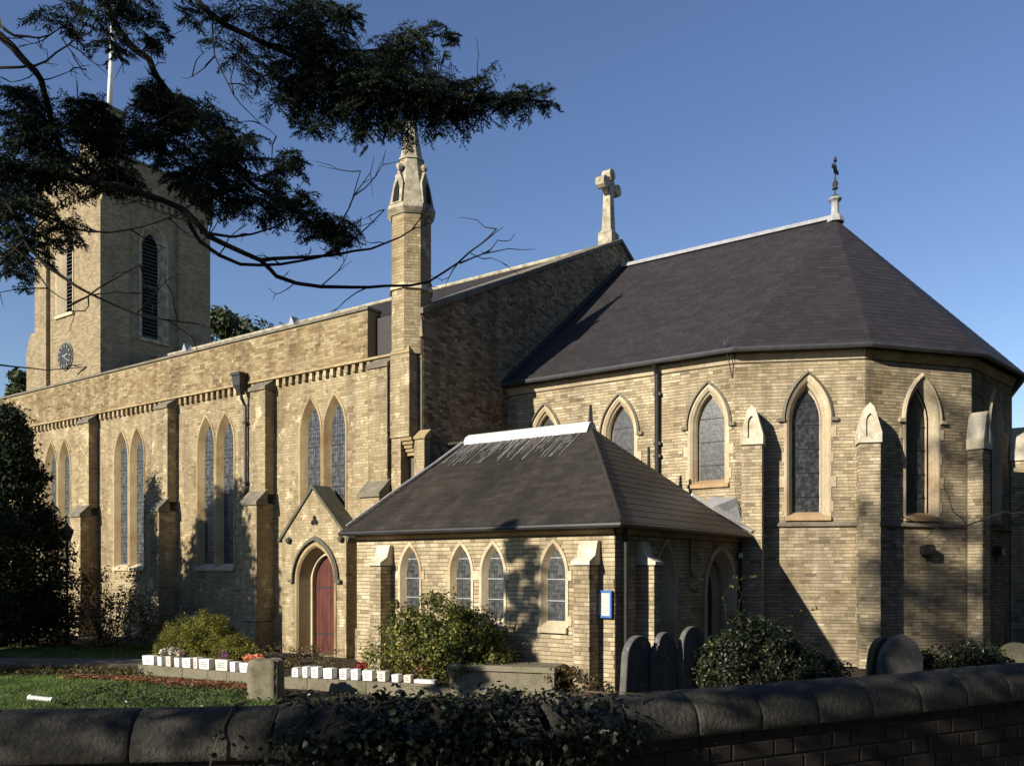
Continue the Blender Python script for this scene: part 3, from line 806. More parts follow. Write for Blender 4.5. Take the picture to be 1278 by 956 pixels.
wpart('turret_pier', MB().prism_z(7.75, 8.9, [(-13.5, 15.2), (-13.25, 15.2), (-13.25, 15.75), (-13.5, 15.75)], [(-13.5, 15.3), (-13.42, 15.3), (-13.42, 15.7), (-13.5, 15.7)]), M['mortar_nave'])

# ---------------------------------------------------------------- tower
TS = Frame(-46.6, 22.36, 0); TE = Frame(-40.3, 22.36, 90); TW = 6.3; TN = 6.0
t_s = (2.75, 0.80, 15.4, 18.6, 1.0); t_e = (2.75, 0.75, 14.1, 18.9, 1.1)
TS.put('tower_wall', wall_poly([(0, 0), (TW, 0), (TW, 21.2), (0, 21.2)], [t_s], 0.6, 'tower_wall', M['tower']))
TE.put('tower_wall', wall_poly([(0.6, 0), (TN, 0), (TN, 21.2), (0.6, 21.2)], [t_e], 0.6, 'tower_wall', M['tower']))
wpart('tower_wall', MB().box(-46.6, -46.0, 22.96, 28.36, 0, 21.2), M['tower'])
wpart('tower_wall', MB().box(-46.0, -40.9, 27.76, 28.36, 0, 21.2), M['tower'])
wpart('tower_floor', MB().box(-46.0, -40.9, 22.96, 27.76, 20.9, 21.15), M['lead'])
for fr, (c, a, sill, spring, h), Wd in ((TS, t_s, TW), (TE, t_e, TN)):
    sm = MB(); n = 8
    o0 = arch(c, a + 0.08, sill, spring, h + 0.1, n); o1 = arch(c, a, sill, spring, h, n); o2 = arch(c, a - 0.32, sill + 0.12, spring, h - 0.38, n)
    strip(o0, 0.0, o0, -0.04, sm); strip(o0, -0.04, o1, -0.04, sm); strip(o1, -0.04, o2, 0.34, sm)
    sm.prism_x(c - a - 0.1, c + a + 0.1, [(-0.1, sill - 0.2), (-0.1, sill - 0.05), (0.34, sill + 0.14), (0.34, sill - 0.2)])
    w = fr.put('belfry_window', sm.mesh('belfry_window', M['stone'] if fr is TS else M['stone_grey']))
    ai = a - 0.32; hi = h - 0.38
    lv = MB(); z = sill + 0.2
    while z < spring + hi - 0.12:
        hw = arch_half(ai, spring, hi, z)
        lv.prism_x(c - hw, c + hw, [(0.30, z - 0.04), (0.30, z - 0.01), (0.44, z + 0.10), (0.44, z + 0.07)]); z += 0.19
    lv.box(c - ai, c + ai, 0.27, 0.33, (sill + spring) / 2 + 0.3, (sill + spring) / 2 + 0.42)
    link('louvre', lv.mesh('louvre', M['louvre']), w)
    link('dark_interior', MB().box(c - a, c + a, 0.47, 0.52, sill, spring + h).mesh('dark_interior', M['void']), w)
    # corner strips and corbelled parapet
    for a0, a1 in (((0, 1.2), (Wd - 1.7, Wd + 0.2)) if fr is TS else ((0.002, 1.3), (Wd - 1.9, Wd))):
        fr.put('tower_buttress', MB().prism_x(a0, a1, [(-0.2, 0), (-0.2, 20.2), (0.0, 20.7), (0.0, 0)]).mesh('tower_buttress', M['tower']))
for k, (x0, x1, y0, y1) in enumerate(((-46.78, -40.12, 22.18, 22.62), (-40.56, -40.12, 22.62, 28.54), (-46.78, -46.34, 22.62, 28.54), (-46.34, -40.56, 28.1, 28.54))):
    wpart('tower_parapet', MB().box(x0, x1, y0, y1, 21.2, 22.82), M['tower'])
    wpart('tower_coping', MB().box(x0 - 0.06, x1 + 0.06, y0 - 0.06, y1 + 0.06, 22.822 + 0.003 * k, 22.95 + 0.003 * k), M['stone_dark'])
cb = MB()
for k in range(16):
    u = 0.05 + k * 0.40
    cb.box(-46.6 + u, -46.6 + u + 0.17, 22.19, 22.36, 20.85, 21.19)
    if k < 15: cb.box(-40.3, -40.13, 22.36 + u, 22.36 + u + 0.17, 20.85, 21.19)
wpart('corbel_table', cb, M['tower'])['kind'] = 'stuff'
stt = wpart('stair_turret', MB().box(-41.95, -40.08, 22.14, 23.42, 20.8, 24.9), M['tower'])
wpart('coping', MB().box(-42.03, -40.0, 22.06, 23.5, 24.902, 25.05).prism_z(25.052, 25.4, [(-41.95, 22.14), (-40.08, 22.14), (-40.08, 23.42), (-41.95, 23.42)], [(-41.2, 22.7), (-40.8, 22.7), (-40.8, 22.9), (-41.2, 22.9)]), M['stone_dark'], parent=stt)
TS.put('tower_buttress', MB().prism_x(-0.9, 0.0, [(-0.2, 0), (-0.2, 13.9), (0.0, 14.9), (1.0, 14.9), (1.0, 0)]).mesh('tower_buttress', M['tower']))
# clock
cl = MB(); cu, czz, cr_ = 2.85, 13.15, 0.66
cl.V += []
def disc(mb, r, y0, y1, n=28):
    P = [(cu + r * math.cos(2 * PI * k / n), czz + r * math.sin(2 * PI * k / n)) for k in range(n)]
    mb.prism_y(y0, y1, P)
disc(cl, cr_ + 0.08, -0.05, 0.0)
co = TS.put('clock', cl.mesh('clock', M['stone_dark'])); co['label'] = "round black clock face on the sunlit tower side"
f = MB(); disc(f, cr_, -0.08, -0.05); link('dial', f.mesh('dial', M['iron']), co)
hd = MB()
def bar(a, r0, r1, w, y=-0.10):
    c, s = math.sin(a), math.cos(a)
    P = [(cu + c * r0 + s * w, czz + s * r0 - c * w), (cu + c * r1 + s * w, czz + s * r1 - c * w), (cu + c * r1 - s * w, czz + s * r1 + c * w), (cu + c * r0 - s * w, czz + s * r0 + c * w)]
    hd.prism_y(y, y + 0.015, P)
for k in range(12): bar(k * PI / 6, 0.46, 0.60, 0.028)
bar(R(78), -0.1, 0.36, 0.03, -0.12); bar(R(125), -0.1, 0.52, 0.022, -0.14)
link('hands_and_numerals', hd.mesh('hands_and_numerals', M['lead']), co)

# ---------------------------------------------------------------- chancel and apse
AP = [(-13.3, 18.8), (-6.9, 18.8), (-4.35, 20.05), (-2.5, 22.4), (-1.9, 25.37), (-2.5, 28.34), (-4.35, 30.69), (-6.9, 31.94), (-13.3, 31.94)]
FRS = []
for k in range(len(AP) - 1):
    (x0, y0), (x1, y1) = AP[k], AP[k + 1]
    fr = Frame(x0, y0, math.degrees(math.atan2(y1 - y0, x1 - x0))); fr.L = math.hypot(x1 - x0, y1 - y0); FRS.append(fr)
CH = FRS[0]
cw = {0: [5.76, 3.42, 1.20], 1: [1.60], 2: [1.56], 3: [1.62]}
for k, fr in enumerate(FRS):
    ws = cw.get(k, [])
    sill, spring, h = (4.20, 5.55, 0.98) if k == 0 else (3.40, 5.60, 1.02)
    L = fr.L
    hl = [(u, 0.47, sill - 0.02, spring, h - 0.05) for u in ws]; ct = [(u, 0.51, sill - 0.08, spring, h + 0.02) for u in ws]
    if k <= 3:
        brick_wall('chancel_wall' if k == 0 else 'apse_wall', fr, [(0, 0), (L, 0), (L, 7.12), (0, 7.12)], hl, ct, M['brick_chancel'], M['mortar'], (0.0, L, 0.0, 6.92))
        for u in ws:
            window(fr, u, sill, spring, h - 0.06, 0.46, 0.30, h - 0.30, 0.23, 'chancel')
            hood(fr, u, spring, h + 0.02, 0.515, 0.05, 0.08, M['stone_dark'] if k < 2 else M['stone'])
    else:
        fr.put('apse_wall', wall_poly([(0, 0), (L, 0), (L, 7.12), (0, 7.12)], [], 0.45, 'apse_wall', M['tower']))
    if k <= 4:
        fr.put('cornice', MB().prism_x(-0.0, L, [(-0.03, 6.93), (-0.05, 6.98), (-0.10, 7.10), (-0.10, 7.14), (0.0, 7.14), (0.0, 6.93)]).mesh('cornice', M['stone'] if k != 2 else M['stone_tan']))
    if 1 <= k <= 3:
        fr.put('string_course', MB().prism_x(0.02, L - 0.02, [(-0.02, 3.14), (-0.075, 3.17), (-0.07, 3.21), (0.0, 3.28), (0.0, 3.14)]).mesh('string_course', M['stone_dark']))
# buttresses with stone gablets
def gablet_buttress(x, y, deg, w, p, zc, ztop, zb=0.0, mat_b=None, mat_m=None, name='buttress'):
    fr = Frame(x, y, deg)
    o = pier(name, fr, -w / 2, w / 2, p, zb, zc, mat_b or M['brick_chancel'], mat_m or M['mortar'])
    g = MB(); hw = w / 2 + 0.035; zs = zc + 0.22
    prof = [(-hw, zc), (hw, zc), (hw, zs), (0.09, ztop - 0.1), (0.0, ztop), (-0.09, ztop - 0.1), (-hw, zs)]
    inner = arch(0, 0.085, zc + 0.14, zc + 0.48, 0.16, 5)
    tri = tessellate_polygon([[Vector((a, b, 0)) for a, b in prof], [Vector((a, b, 0)) for a, b in inner]])
    flat = prof + inner; n = len(flat); y0 = -p - 0.04
    g.V = [(a, y0, b) for a, b in flat]; g.F = [tuple(t) for t in tri]
    m = len(prof); b0 = len(g.V)
    g.V += [(a, 0.02, b) for a, b in prof]
    g.F += [(i, (i + 1) % m, b0 + (i + 1) % m, b0 + i) for i in range(m)]
    b1 = len(g.V); q = len(inner)
    g.V += [(a, y0 + 0.05, b) for a, b in inner]
    g.F += [(m + i, m + (i + 1) % q, b1 + (i + 1) % q, b1 + i) for i in range(q)] + [tuple(range(b1, b1 + q))]
    link('gablet', g.mesh('gablet', M['stone_white']), o)
    return o
gablet_buttress(-6.50, 18.93, 13, 0.42, 0.46, 4.98, 5.86)
gablet_buttress(-4.33, 20.08, 22, 0.42, 0.44, 4.98, 5.86)
gablet_buttress(-2.5, 22.4, 72, 0.36, 0.34, 4.98, 5.86)
gablet_buttress(-1.9, 25.37, 90, 0.50, 0.46, 4.98, 5.86)
# roof
EZ, RZ = 7.22, 12.35
ctr = Vector((-6.6, 25.37))
def eave(k):
    x, y = AP[k]
    a0 = FRS[k - 1].a if k > 0 else FRS[0].a
    a1 = FRS[k].a if k < len(FRS) else FRS[-1].a
    m = (a0 + a1) / 2; e = 0.30 / math.cos((a1 - a0) / 2)
    return (x + math.sin(m) * e, y - math.cos(m) * e, EZ)
EV = [eave(k) for k in range(len(AP))]
EV[0] = (-13.3, 18.5, EZ); EV[-1] = (-13.3, 32.24, EZ)
apex = (-6.32, 25.37, RZ); rw = (-13.28, 25.37, RZ)
croof = roof_face([EV[0], EV[1], apex, rw], M['slate'], 0.20, 0.26, 'chancel_roof', seed=11)
for k in range(1, 7):
    roof_face([EV[k], EV[k + 1], apex], M['slate'], 0.20 if k < 5 else 0.9, 0.26 if k < 5 else 0.9, 'apse_roof', seed=20 + k)
roof_face([EV[7], EV[8], rw, apex], M['slate'], 0.9, 0.9, 'chancel_roof', seed=31)
rd = wpart('ridge', MB().prism_x(-13.25, -6.30, [(25.22, RZ - 0.03), (25.30, RZ + 0.10), (25.37, RZ + 0.14), (25.44, RZ + 0.10), (25.52, RZ - 0.03)]), M['lead'])
gt = MB().tube([(x + math.sin(0) * 0, y, z - 0.05) for x, y, z in [(e[0], e[1], e[2]) for e in EV[:6]]], 0.065, 8)
wpart('gutter', gt, M['pipe'])
dp = MB().tube([(-8.81, 18.52, 7.12), (-8.81, 18.68, 6.9), (-8.81, 18.70, 3.0)], 0.055, 8)
for zz in (6.4, 5.2, 4.9): dp.box(-8.90, -8.72, 18.68, 18.8, zz, zz + 0.07)
wpart('downpipe', dp, M['iron'])
wr = MB().tube([(-7.02, 18.42, 7.45), (-7.0, 18.44, 7.25), (-6.98, 18.6, 7.0), (-6.96, 18.77, 6.6)], 0.012, 5).tube([(-7.12, 18.42, 7.42), (-7.0, 18.42, 7.3), (-6.9, 18.42, 7.46)], 0.008, 5)
wpart('cable', wr, M['pipe'])
# flashing where roof meets gable
wpart('flashing', MB().prism_z(0, 0, [(0, 0), (0, 0), (0, 0)]) if False else MB().add([(-13.29, 18.5, 7.3), (-13.1, 18.5, 7.26), (-13.1, 25.3, 12.37), (-13.29, 25.3, 12.45)], [(0, 1, 2, 3)]).add([(-13.29, 18.5, 7.2), (-13.1, 18.5, 7.2), (-13.1, 25.3, 12.3), (-13.29, 25.3, 12.3)], [(3, 2, 1, 0)]), M['slate'])
# finial of the apse
ax, ay = apex[0], apex[1]
fn = MB().lathe([(0.26, RZ - 0.12), (0.22, RZ + 0.02), (0.17, RZ + 0.08), (0.12, RZ + 0.14), (0.11, RZ + 0.46), (0.13, RZ + 0.49), (0.19, RZ + 0.54), (0.19, RZ + 0.58), (0.12, RZ + 0.62)], 8, ax, ay)
fo = wpart('finial', fn, M['lead']); fo['label'] = "lead-capped finial carrying a wrought iron cross"
z0 = RZ + 0.62
fc = MB().lathe([(0.03, z0), (0.09, z0 + 0.04), (0.09, z0 + 0.10), (0.025, z0 + 0.16), (0.022, z0 + 0.36), (0.10, z0 + 0.42), (0.06, z0 + 0.50), (0.09, z0 + 0.70), (0.03, z0 + 0.84), (0.022, z0 + 1.10), (0.02, z0 + 1.95), (0.06, z0 + 1.80), (0.03, z0 + 2.0), (0.0, z0 + 2.1)], 8, ax, ay)
zc = z0 + 1.40
for sg in (1, -1):
    fc.box(ax - 0.02, ax + 0.02, *(sorted((ay, ay + sg * 0.36))), zc - 0.03, zc + 0.03)
    fc.tube([(ax, ay + sg * 0.36, zc - 0.1), (ax, ay + sg * 0.42, zc), (ax, ay + sg * 0.36, zc + 0.1), (ax, ay + sg * 0.30, zc), (ax, ay + sg * 0.36, zc - 0.1)], 0.03, 6)
fc.tube([(ax, ay + 0.2 * math.cos(k * PI / 8), zc + 0.2 * math.sin(k * PI / 8)) for k in range(17)], 0.028, 6)
fc.tube([(ax, ay, zc + 0.34), (ax, ay + 0.08, zc + 0.42), (ax, ay, zc + 0.52), (ax, ay - 0.08, zc + 0.42), (ax, ay, zc + 0.34)], 0.025, 6)
fc.V = [(x, ay + (y - ay) * 0.72, z0 + (z - z0) * 0.58) for x, y, z in fc.V]
wpart('iron_cross', fc, M['iron'], parent=fo)

# ---------------------------------------------------------------- vestry
VS = Frame(-12.75, 12.56, 0); VE = Frame(-6.69, 12.56, 90)
UV = lambda E: E + 12.75
vw = [UV(-11.27), UV(-9.98), UV(-9.22), UV(-7.9)]
VL = 6.06
hl = [(u, 0.265, 1.17, 2.12, 0.55) for u in vw]; ct = [(u, 0.305, 1.14, 2.12, 0.61) for u in vw]
brick_wall('vestry_wall', VS, [(0, 0), (VL, 0), (VL, 2.95), (0, 2.95)], hl, ct, M['brick_chancel'], M['mortar'], (0, VL, 0, 2.78))
for u in vw: window(VS, u, 1.18, 2.12, 0.54, 0.255, 0.18, 0.43, 0.10, 'vestry')
hl = [(2.02, 0.41, 0.74, 2.0, 0.69), (4.75, 0.81, 0.02, 1.70, 0.91)]; ct = [(2.02, 0.47, 0.7, 2.0, 0.76), (4.75, 0.92, 0.0, 1.70, 1.02)]
brick_wall('vestry_wall', VE, [(0.45, 0), (6.24, 0), (6.24, 2.95), (0.45, 2.95)], hl, ct, M['brick_chancel'], M['mortar'], (0.0, 6.2, 0, 2.78))
window(VE, 2.02, 0.75, 2.0, 0.68, 0.40, 0.27, 0.52, 0.24, 'vestry')
dr = MB(); n = 8
o0 = arch(4.75, 0.92, 0.0, 1.70, 1.02, n); o1 = arch(4.75, 0.80, 0.0, 1.70, 0.90, n); o2 = arch(4.75, 0.60, 0.0, 1.70, 0.72, n); o3 = arch(4.75, 0.50, 0.0, 1.70, 0.62, n)
strip(o0, 0, o0, -0.05, dr); strip(o0, -0.05, o1, -0.05, dr); strip(o1, -0.05, o2, 0.16, dr); strip(o2, 0.16, o2, 0.26, dr); strip(o2, 0.26, o3, 0.38, dr)
do = VE.put('doorway', dr.mesh('doorway', M['stone']))
ddm = MB(); o4 = arch(4.75, 0.52, 0.0, 1.70, 0.64, n); ddm.prism_y(0.38, 0.43, o4)
for k in range(5): ddm.box(4.27 + k * 0.2, 4.43 + k * 0.2, 0.365, 0.38, 0.02, 1.75)
link('door', ddm.mesh('door', M['dark_wood']), do)
VE.put('floor_slab', MB().box(4.1, 5.4, -0.3, 0.0, -0.05, 0.06).mesh('floor_slab', M['stone_dark']))
for fr, L in ((VS, VL), (VE, 6.2)):
    fr.put('cornice', MB().prism_x(0.0 if fr is VS else 0.05, L, [(-0.02, 2.80), (-0.06, 2.86), (-0.06, 2.95), (0.0, 2.95), (0.0, 2.80)]).mesh('cornice', M['stone_orange']))
def small_buttress(x, y, deg, w, p, zc, zt):
    fr = Frame(x, y, deg)
    o = pier('buttress', fr, -w / 2, w / 2, p, 0.0, zc, M['brick_chancel'], M['mortar'])
    g = MB().prism_x(-w / 2 - 0.03, w / 2 + 0.03, [(-p - 0.04, zc), (-p - 0.04, zc + 0.06), (-p * 0.55, zc + 0.16), (-0.10, zt), (0.0, zt), (0.0, zc)])
    link('cap', g.mesh('cap', M['stone_white']), o)
small_buttress(-11.90, 12.56, 0, 0.29, 0.34, 2.27, 2.68)
small_buttress(-7.14, 12.56, 0, 0.30, 0.34, 2.27, 2.68)
small_buttress(-6.69, 13.50, 90, 0.28, 0.34, 2.27, 2.68)
dpm = MB().tube([(-6.62, 12.82, 2.9), (-6.62, 12.82, 0.1)], 0.045, 8); wpart('downpipe', dpm, M['iron'])
e0, e1, e2 = (-12.95, 12.28, 2.98), (-6.43, 12.28, 2.98), (-6.43, 18.45, 2.98)
r0, r1 = (-12.25, 15.75, 5.25), (-8.98, 15.75, 5.25)
vr = roof_face([e0, e1, r1, r0], M['slate_old'], 0.16, 0.24, 'vestry_roof', seed=41)
roof_face([e1, e2, r1], M['slate_old'], 0.19, 0.30, 'vestry_roof', seed=42)
roof_face([e2, (-12.95, 18.6, 3.9), (-12.95, 15.75, 5.25), r1], M['slate_old'], 0.5, 0.5, 'vestry_roof', seed=43)
roof_face([(-12.98, 15.75, 3.2), e0, r0], M['slate_old'], 0.3, 0.3, 'vestry_roof', seed=44)
wpart('ridge', MB().prism_x(-12.28, -8.93, [(15.50, 5.10), (15.62, 5.30), (15.75, 5.37), (15.88, 5.30), (16.0, 5.10)]), M['lead_white'], parent=vr)
wpart('hip_flashing', MB().tube([(-8.98, 15.75, 5.27), (-6.43, 12.28, 3.02)], 0.03, 6), M['slate_old'], parent=vr)
wpart('flashing', MB().tube([(-12.85, 12.35, 3.10), (-12.62, 13.6, 3.92), (-12.42, 14.7, 4.62), (-12.28, 15.5, 5.15)], [0.02, 0.03, 0.03, 0.04], 6), M['lead'], parent=vr)
wpart('valley_flashing', MB().add([(-6.98, 17.62, 3.5), (-6.42, 18.46, 3.02), (-6.32, 18.46, 3.06), (-6.9, 17.58, 3.60)], [(0, 1, 2, 3)]).tube([(-7.35, 17.35, 3.82), (-6.40, 18.46, 3.05)], 0.05, 6), M['lead_white'], parent=vr)
wpart('lead_roof', MB().add([(-7.5, 18.78, 3.90), (-6.87, 18.78, 3.83), (-6.6, 18.78, 3.12), (-6.45, 18.3, 3.02), (-7.2, 17.7, 3.5)], [(0, 4, 3, 2, 1)]).add([(-7.5, 18.78, 3.80), (-6.87, 18.78, 3.73), (-6.6, 18.78, 3.0), (-6.45, 18.3, 2.92), (-7.2, 17.7, 3.4)], [(0, 1, 2, 3, 4)]), M['lead'], parent=vr)
# white run-off streaks: washed lead on single slates under the ridge
ws_ = MB(); rs = random.Random(5)
Wv = Vector((0, 15.75 - 12.28, 5.25 - 2.98)).normalized(); Nv = Vector((0, -Wv.z, Wv.y))
for k in range(150):
    x = rs.uniform(-12.25, -9.05); L0 = rs.uniform(0.10, 0.26); nseg = 1 + int(8 * rs.random() ** 1.6)
    w = rs.uniform(0.005, 0.016)
    for j in range(nseg):
        if rs.random() < 0.15: continue
        t = 0.14 + j * 0.155 + rs.uniform(0, .03)
        a = Vector((x, 15.75, 5.25)) - Wv * t + Nv * 0.020; b = a - Wv * (0.15)
        w2 = w * rs.uniform(0.5, 1.1)
        ws_.add([a - Vector((w2, 0, 0)), a + Vector((w2, 0, 0)), b + Vector((w2 * .8, 0, 0)), b - Vector((w2 * .8, 0, 0))], [(0, 3, 2, 1)])
wso = wpart('lead_stain', ws_, M['wash'], parent=vr); wso['kind'] = 'stuff'
wpart('gutter', MB().tube([(e0[0], e0[1] - 0.03, 2.93), (e1[0], e1[1] - 0.03, 2.93), (e2[0] + 0.03, e2[1], 2.93)], 0.045, 8), M['iron'])
# roof spikes (vent pipes) behind the vestry ridge
wpart('vent_pipe', MB().tube([(-8.97, 15.75, 5.3), (-8.97, 15.75, 5.72)], [0.06, 0.03], 6), M['iron'], parent=vr)
wpart('vent_pipe', MB().tube([(-8.35, 17.3, 4.3), (-8.35, 17.3, 4.95)], [0.045, 0.03], 6), M['iron'], parent=vr)
# raised letters on the shaded vestry wall
for k, (txt, z, sz) in enumerate((("THE", 2.02, 0.21), ("VESTRY", 1.80, 0.17))):
    fc_ = bpy.data.curves.new('lettering', 'FONT'); fc_.body = txt; fc_.size = sz; fc_.extrude = 0.012; fc_.align_x = 'CENTER'
    fc_.materials.append(M['stone'])
    tmp = bpy.data.objects.new('lettering', fc_); COL.objects.link(tmp)
    bpy.context.view_layer.update()
    me_ = bpy.data.meshes.new_from_object(tmp.evaluated_get(bpy.context.evaluated_depsgraph_get())); bpy.data.objects.remove(tmp)
    o = link('lettering', me_, church, mat=M['stone'])
    o.location = (-6.69 + 0.035 - BASE.x, 15.93 - BASE.y, z); o.rotation_euler = (R(90), 0, R(90))
wpart('conduit', MB().box(-6.68, -6.65, 15.66, 15.69, 2.1, 2.78), M['stone_dark'])

# ---------------------------------------------------------------- porch with the red door
PF = Frame(-17.66, 14.68, 0); PW = 2.38
ph = [(1.28, 0.71, 0.02, 1.90, 0.92)]; pc = [(1.28, 0.74, 0.0, 1.90, 0.97)]
gzp = lambda z: (max(0.0, (z - 3.0) / 1.25 * PW / 2), PW - max(0.0, (z - 3.0) / 1.25 * PW / 2))
pm = brick_wall('porch_wall', PF, [(0, 0), (PW, 0), (PW, 3.0), (PW / 2, 4.25), (0, 3.0)], ph, pc, M['brick_nave'], M['mortar_nave'], (0, PW, 0, 4.2), clip=gzp, thick=0.50)
V, F = bricks(0.0, 0.57, 0, 3.0)
W = V.copy(); W[:, 0] = PW - V[:, 1]; W[:, 1] = V[:, 0]
link('brick', mesh('brick', W, F, M['brick_nave']), pm)['kind'] = 'stuff'
jm = MB()
a0 = arch(1.28, 0.76, 0.0, 1.90, 0.98, 10); a1 = arch(1.28, 0.70, 0.0, 1.90, 0.91, 10); a2 = arch(1.28, 0.66, 0, 1.90, 0.86, 10); a3 = arch(1.28, 0.56, 0, 1.90, 0.74, 10)
strip(a0, 0, a0, -0.03, jm); strip(a0, -0.03, a1, -0.03, jm); strip(a1, -0.03, a2, 0.02, jm); strip(a2, 0.02, a3, 0.36, jm)
dw_ = PF.put('doorway', jm.mesh('doorway', M['stone_tan']))
jm = MB(); a4 = arch(1.28, 0.50, 0, 1.90, 0.66, 10)
strip(a3, 0.36, a3, 0.33, jm); strip(a3, 0.33, a4, 0.33, jm); strip(a4, 0.33, a4, 0.46, jm)
link('jamb', jm.mesh('jamb', M['stone']), dw_)
db = MB()
for k in range(7):
    x0 = 1.28 - 0.50 + k / 7; x1 = x0 + 1 / 7 - 0.008
    P = []
    for t in range(5):
        x = x0 + (x1 - x0) * t / 4
        r_ = (0.52 ** 2 + 0.68 ** 2) / (2 * 0.52); dd = abs(x - 1.28) + (r_ - 0.52)
        P.append((x, 1.90 + math.sqrt(max(0.0, r_ * r_ - dd * dd))))
    db.prism_y(0.45, 0.50, [(x0, 0.03), (x1, 0.03)] + P[::-1])
link('door', db.mesh('door', M['red_wood']), dw_)['label'] = "red boarded door under the pointed arch"
hg = MB()
for z in (0.5, 1.7): hg.box(0.80, 1.62, 0.44, 0.452, z, z + 0.04)
hg.lathe([(0.03, 1.05), (0.045, 1.09), (0.03, 1.13)], 8, 1.66, 0.43)
link('ironwork', hg.mesh('ironwork', M['iron']), dw_)
hood(PF, 1.28, 1.90, 1.03, 0.79, 0.08, 0.10, M['hood_dark'])
for sx in (0.30, 2.24):
    PF.put('corbel_stop', MB().lathe([(0.0, 2.84), (0.07, 2.9), (0.09, 2.97), (0.0, 3.05)], 8, sx, -0.05).mesh('corbel_stop', M['hood_dark']))
tf = MB()
for k in range(3):
    an = PI / 2 + k * 2 * PI / 3
    P = [(1.25 + 0.075 * math.cos(an) + 0.065 * math.cos(2 * PI * j / 10), 3.42 + 0.075 * math.sin(an) + 0.065 * math.sin(2 * PI * j / 10)) for j in range(10)]
    tf.prism_y(-0.019 - 0.001 * k, 0.0, P)
PF.put('trefoil_vent', tf.mesh('trefoil_vent', M['void']))
pr = MB()
sl_ = math.hypot(PW / 2, 1.25); dx, dz = PW / 2 / sl_, 1.25 / sl_
for sg in (-1, 1):
    cx = PW / 2
    ex, ez = cx + sg * (PW / 2 + 0.10), 3.0 - 0.10
    q = [(cx, 4.25), (ex, ez), (ex + sg * 0.045, ez + 0.065), (cx, 4.345)]
    pr.prism_y(-0.05, 0.57, q if sg > 0 else q[::-1])
PF.put('porch_roof', pr.mesh('porch_roof', M['hood_dark']))
PF.put('string_course', MB().box(PW - 0.02, PW + 0.03, 0.02, 0.55, 2.86, 2.96).mesh('string_course', M['stone_dark']))

# ---------------------------------------------------------------- ground
def sheet(name, pts, z, mat, n=1):
    o = link(name, mesh(name, [(x, y, z) for x, y in pts], [tuple(range(len(pts)))], mat))
    return tag(o, kind='structure')
def CZ(X, Z):      # right-of-view X, depth Z -> world x, y
    return (0.81915 * X - 0.57358 * Z, 0.57358 * X + 0.81915 * Z)
# height-varied earth near the church, flat far away
gx_ = np.concatenate([np.linspace(-600, -45, 12), np.arange(-40, 14, 0.5), np.linspace(18, 600, 12)])
gy_ = np.concatenate([np.linspace(-600, -35, 12), np.arange(-30, 40, 0.5), np.linspace(45, 900, 14)])
X_, Y_ = np.meshgrid(gx_, gy_)
Zg = 0.02 * np.sin(X_ * 1.3 + 0.5 * np.sin(Y_)) * np.cos(Y_ * 1.1) - 0.02
Zg[(np.abs(X_) > 40) | (Y_ > 40) | (Y_ < -30)] = -0.04
Vg = np.stack([X_.ravel(), Y_.ravel(), Zg.ravel()], 1)
nx, ny = len(gx_), len(gy_)
ii = np.arange((nx - 1) * (ny - 1)); a_ = ii // (nx - 1) * nx + ii % (nx - 1)
Fg = np.stack([a_, a_ + 1, a_ + nx + 1, a_ + nx], 1)
tag(link('ground', mesh('ground', Vg, Fg, M['soil'], True)), kind='structure')
lawn1 = [CZ(-16, 13.0), CZ(-3.6, 12.0), CZ(-3.9, 14.3), CZ(-5.2, 16.2), CZ(-7.6, 17.3), CZ(-18, 17.6)]
lawn2 = [CZ(-20, 20.9), CZ(-9.2, 20.6), CZ(-9.6, 24.0), CZ(-22, 25.0)]
sheet('lawn', [CZ(-30, 5), CZ(-3.2, 5)] + lawn1[1:], 0.015, M['lawn'])
sheet('lawn', lawn2, 0.015, M['lawn'])
sheet('path', [CZ(-24, 18.7), CZ(-8.2, 18.6), CZ(-6.2, 19.8), CZ(-5.2, 21.2), CZ(-6.5, 21.8), CZ(-9.0, 20.5), CZ(-24, 20.7)], 0.03, M['path'])

# boundary wall line, near edge to far; street side is raised
WL = [(-34.0, -22.2), (-3.16, 1.39), (-1.73, 2.64), (-0.18, 5.49), (2.48, 10.40), (12.0, 28.0)]
street = [(x + 0.02, y - 0.02) for x, y in WL] + [(200, 60), (200, -200), (-200, -200), (-200, -60)]
tag(link('pavement', MB().prism_z(-0.5, 0.60, street).mesh('pavement', M['pavement'])), kind='structure')
road = [(-60, -48), (-2.5, -4.0), (3.0, -1.2), (9.0, 9.0), (20, 29), (60, 29), (60, -120), (-60, -120)]
sheet('road', road, 0.604, M['road'])
kb = MB()
for (x0, y0), (x1, y1) in zip(road[:4], road[1:5]):
    L = math.hypot(x1 - x0, y1 - y0); c, s = (x1 - x0) / L, (y1 - y0) / L
    kb.prism_z(0.60, 0.71, [(x0, y0), (x1, y1), (x1 - s * .13, y1 + c * .13), (x0 - s * .13, y0 + c * .13)])
tag(link('kerb', kb.mesh('kerb', M['pavement'])), kind='structure')

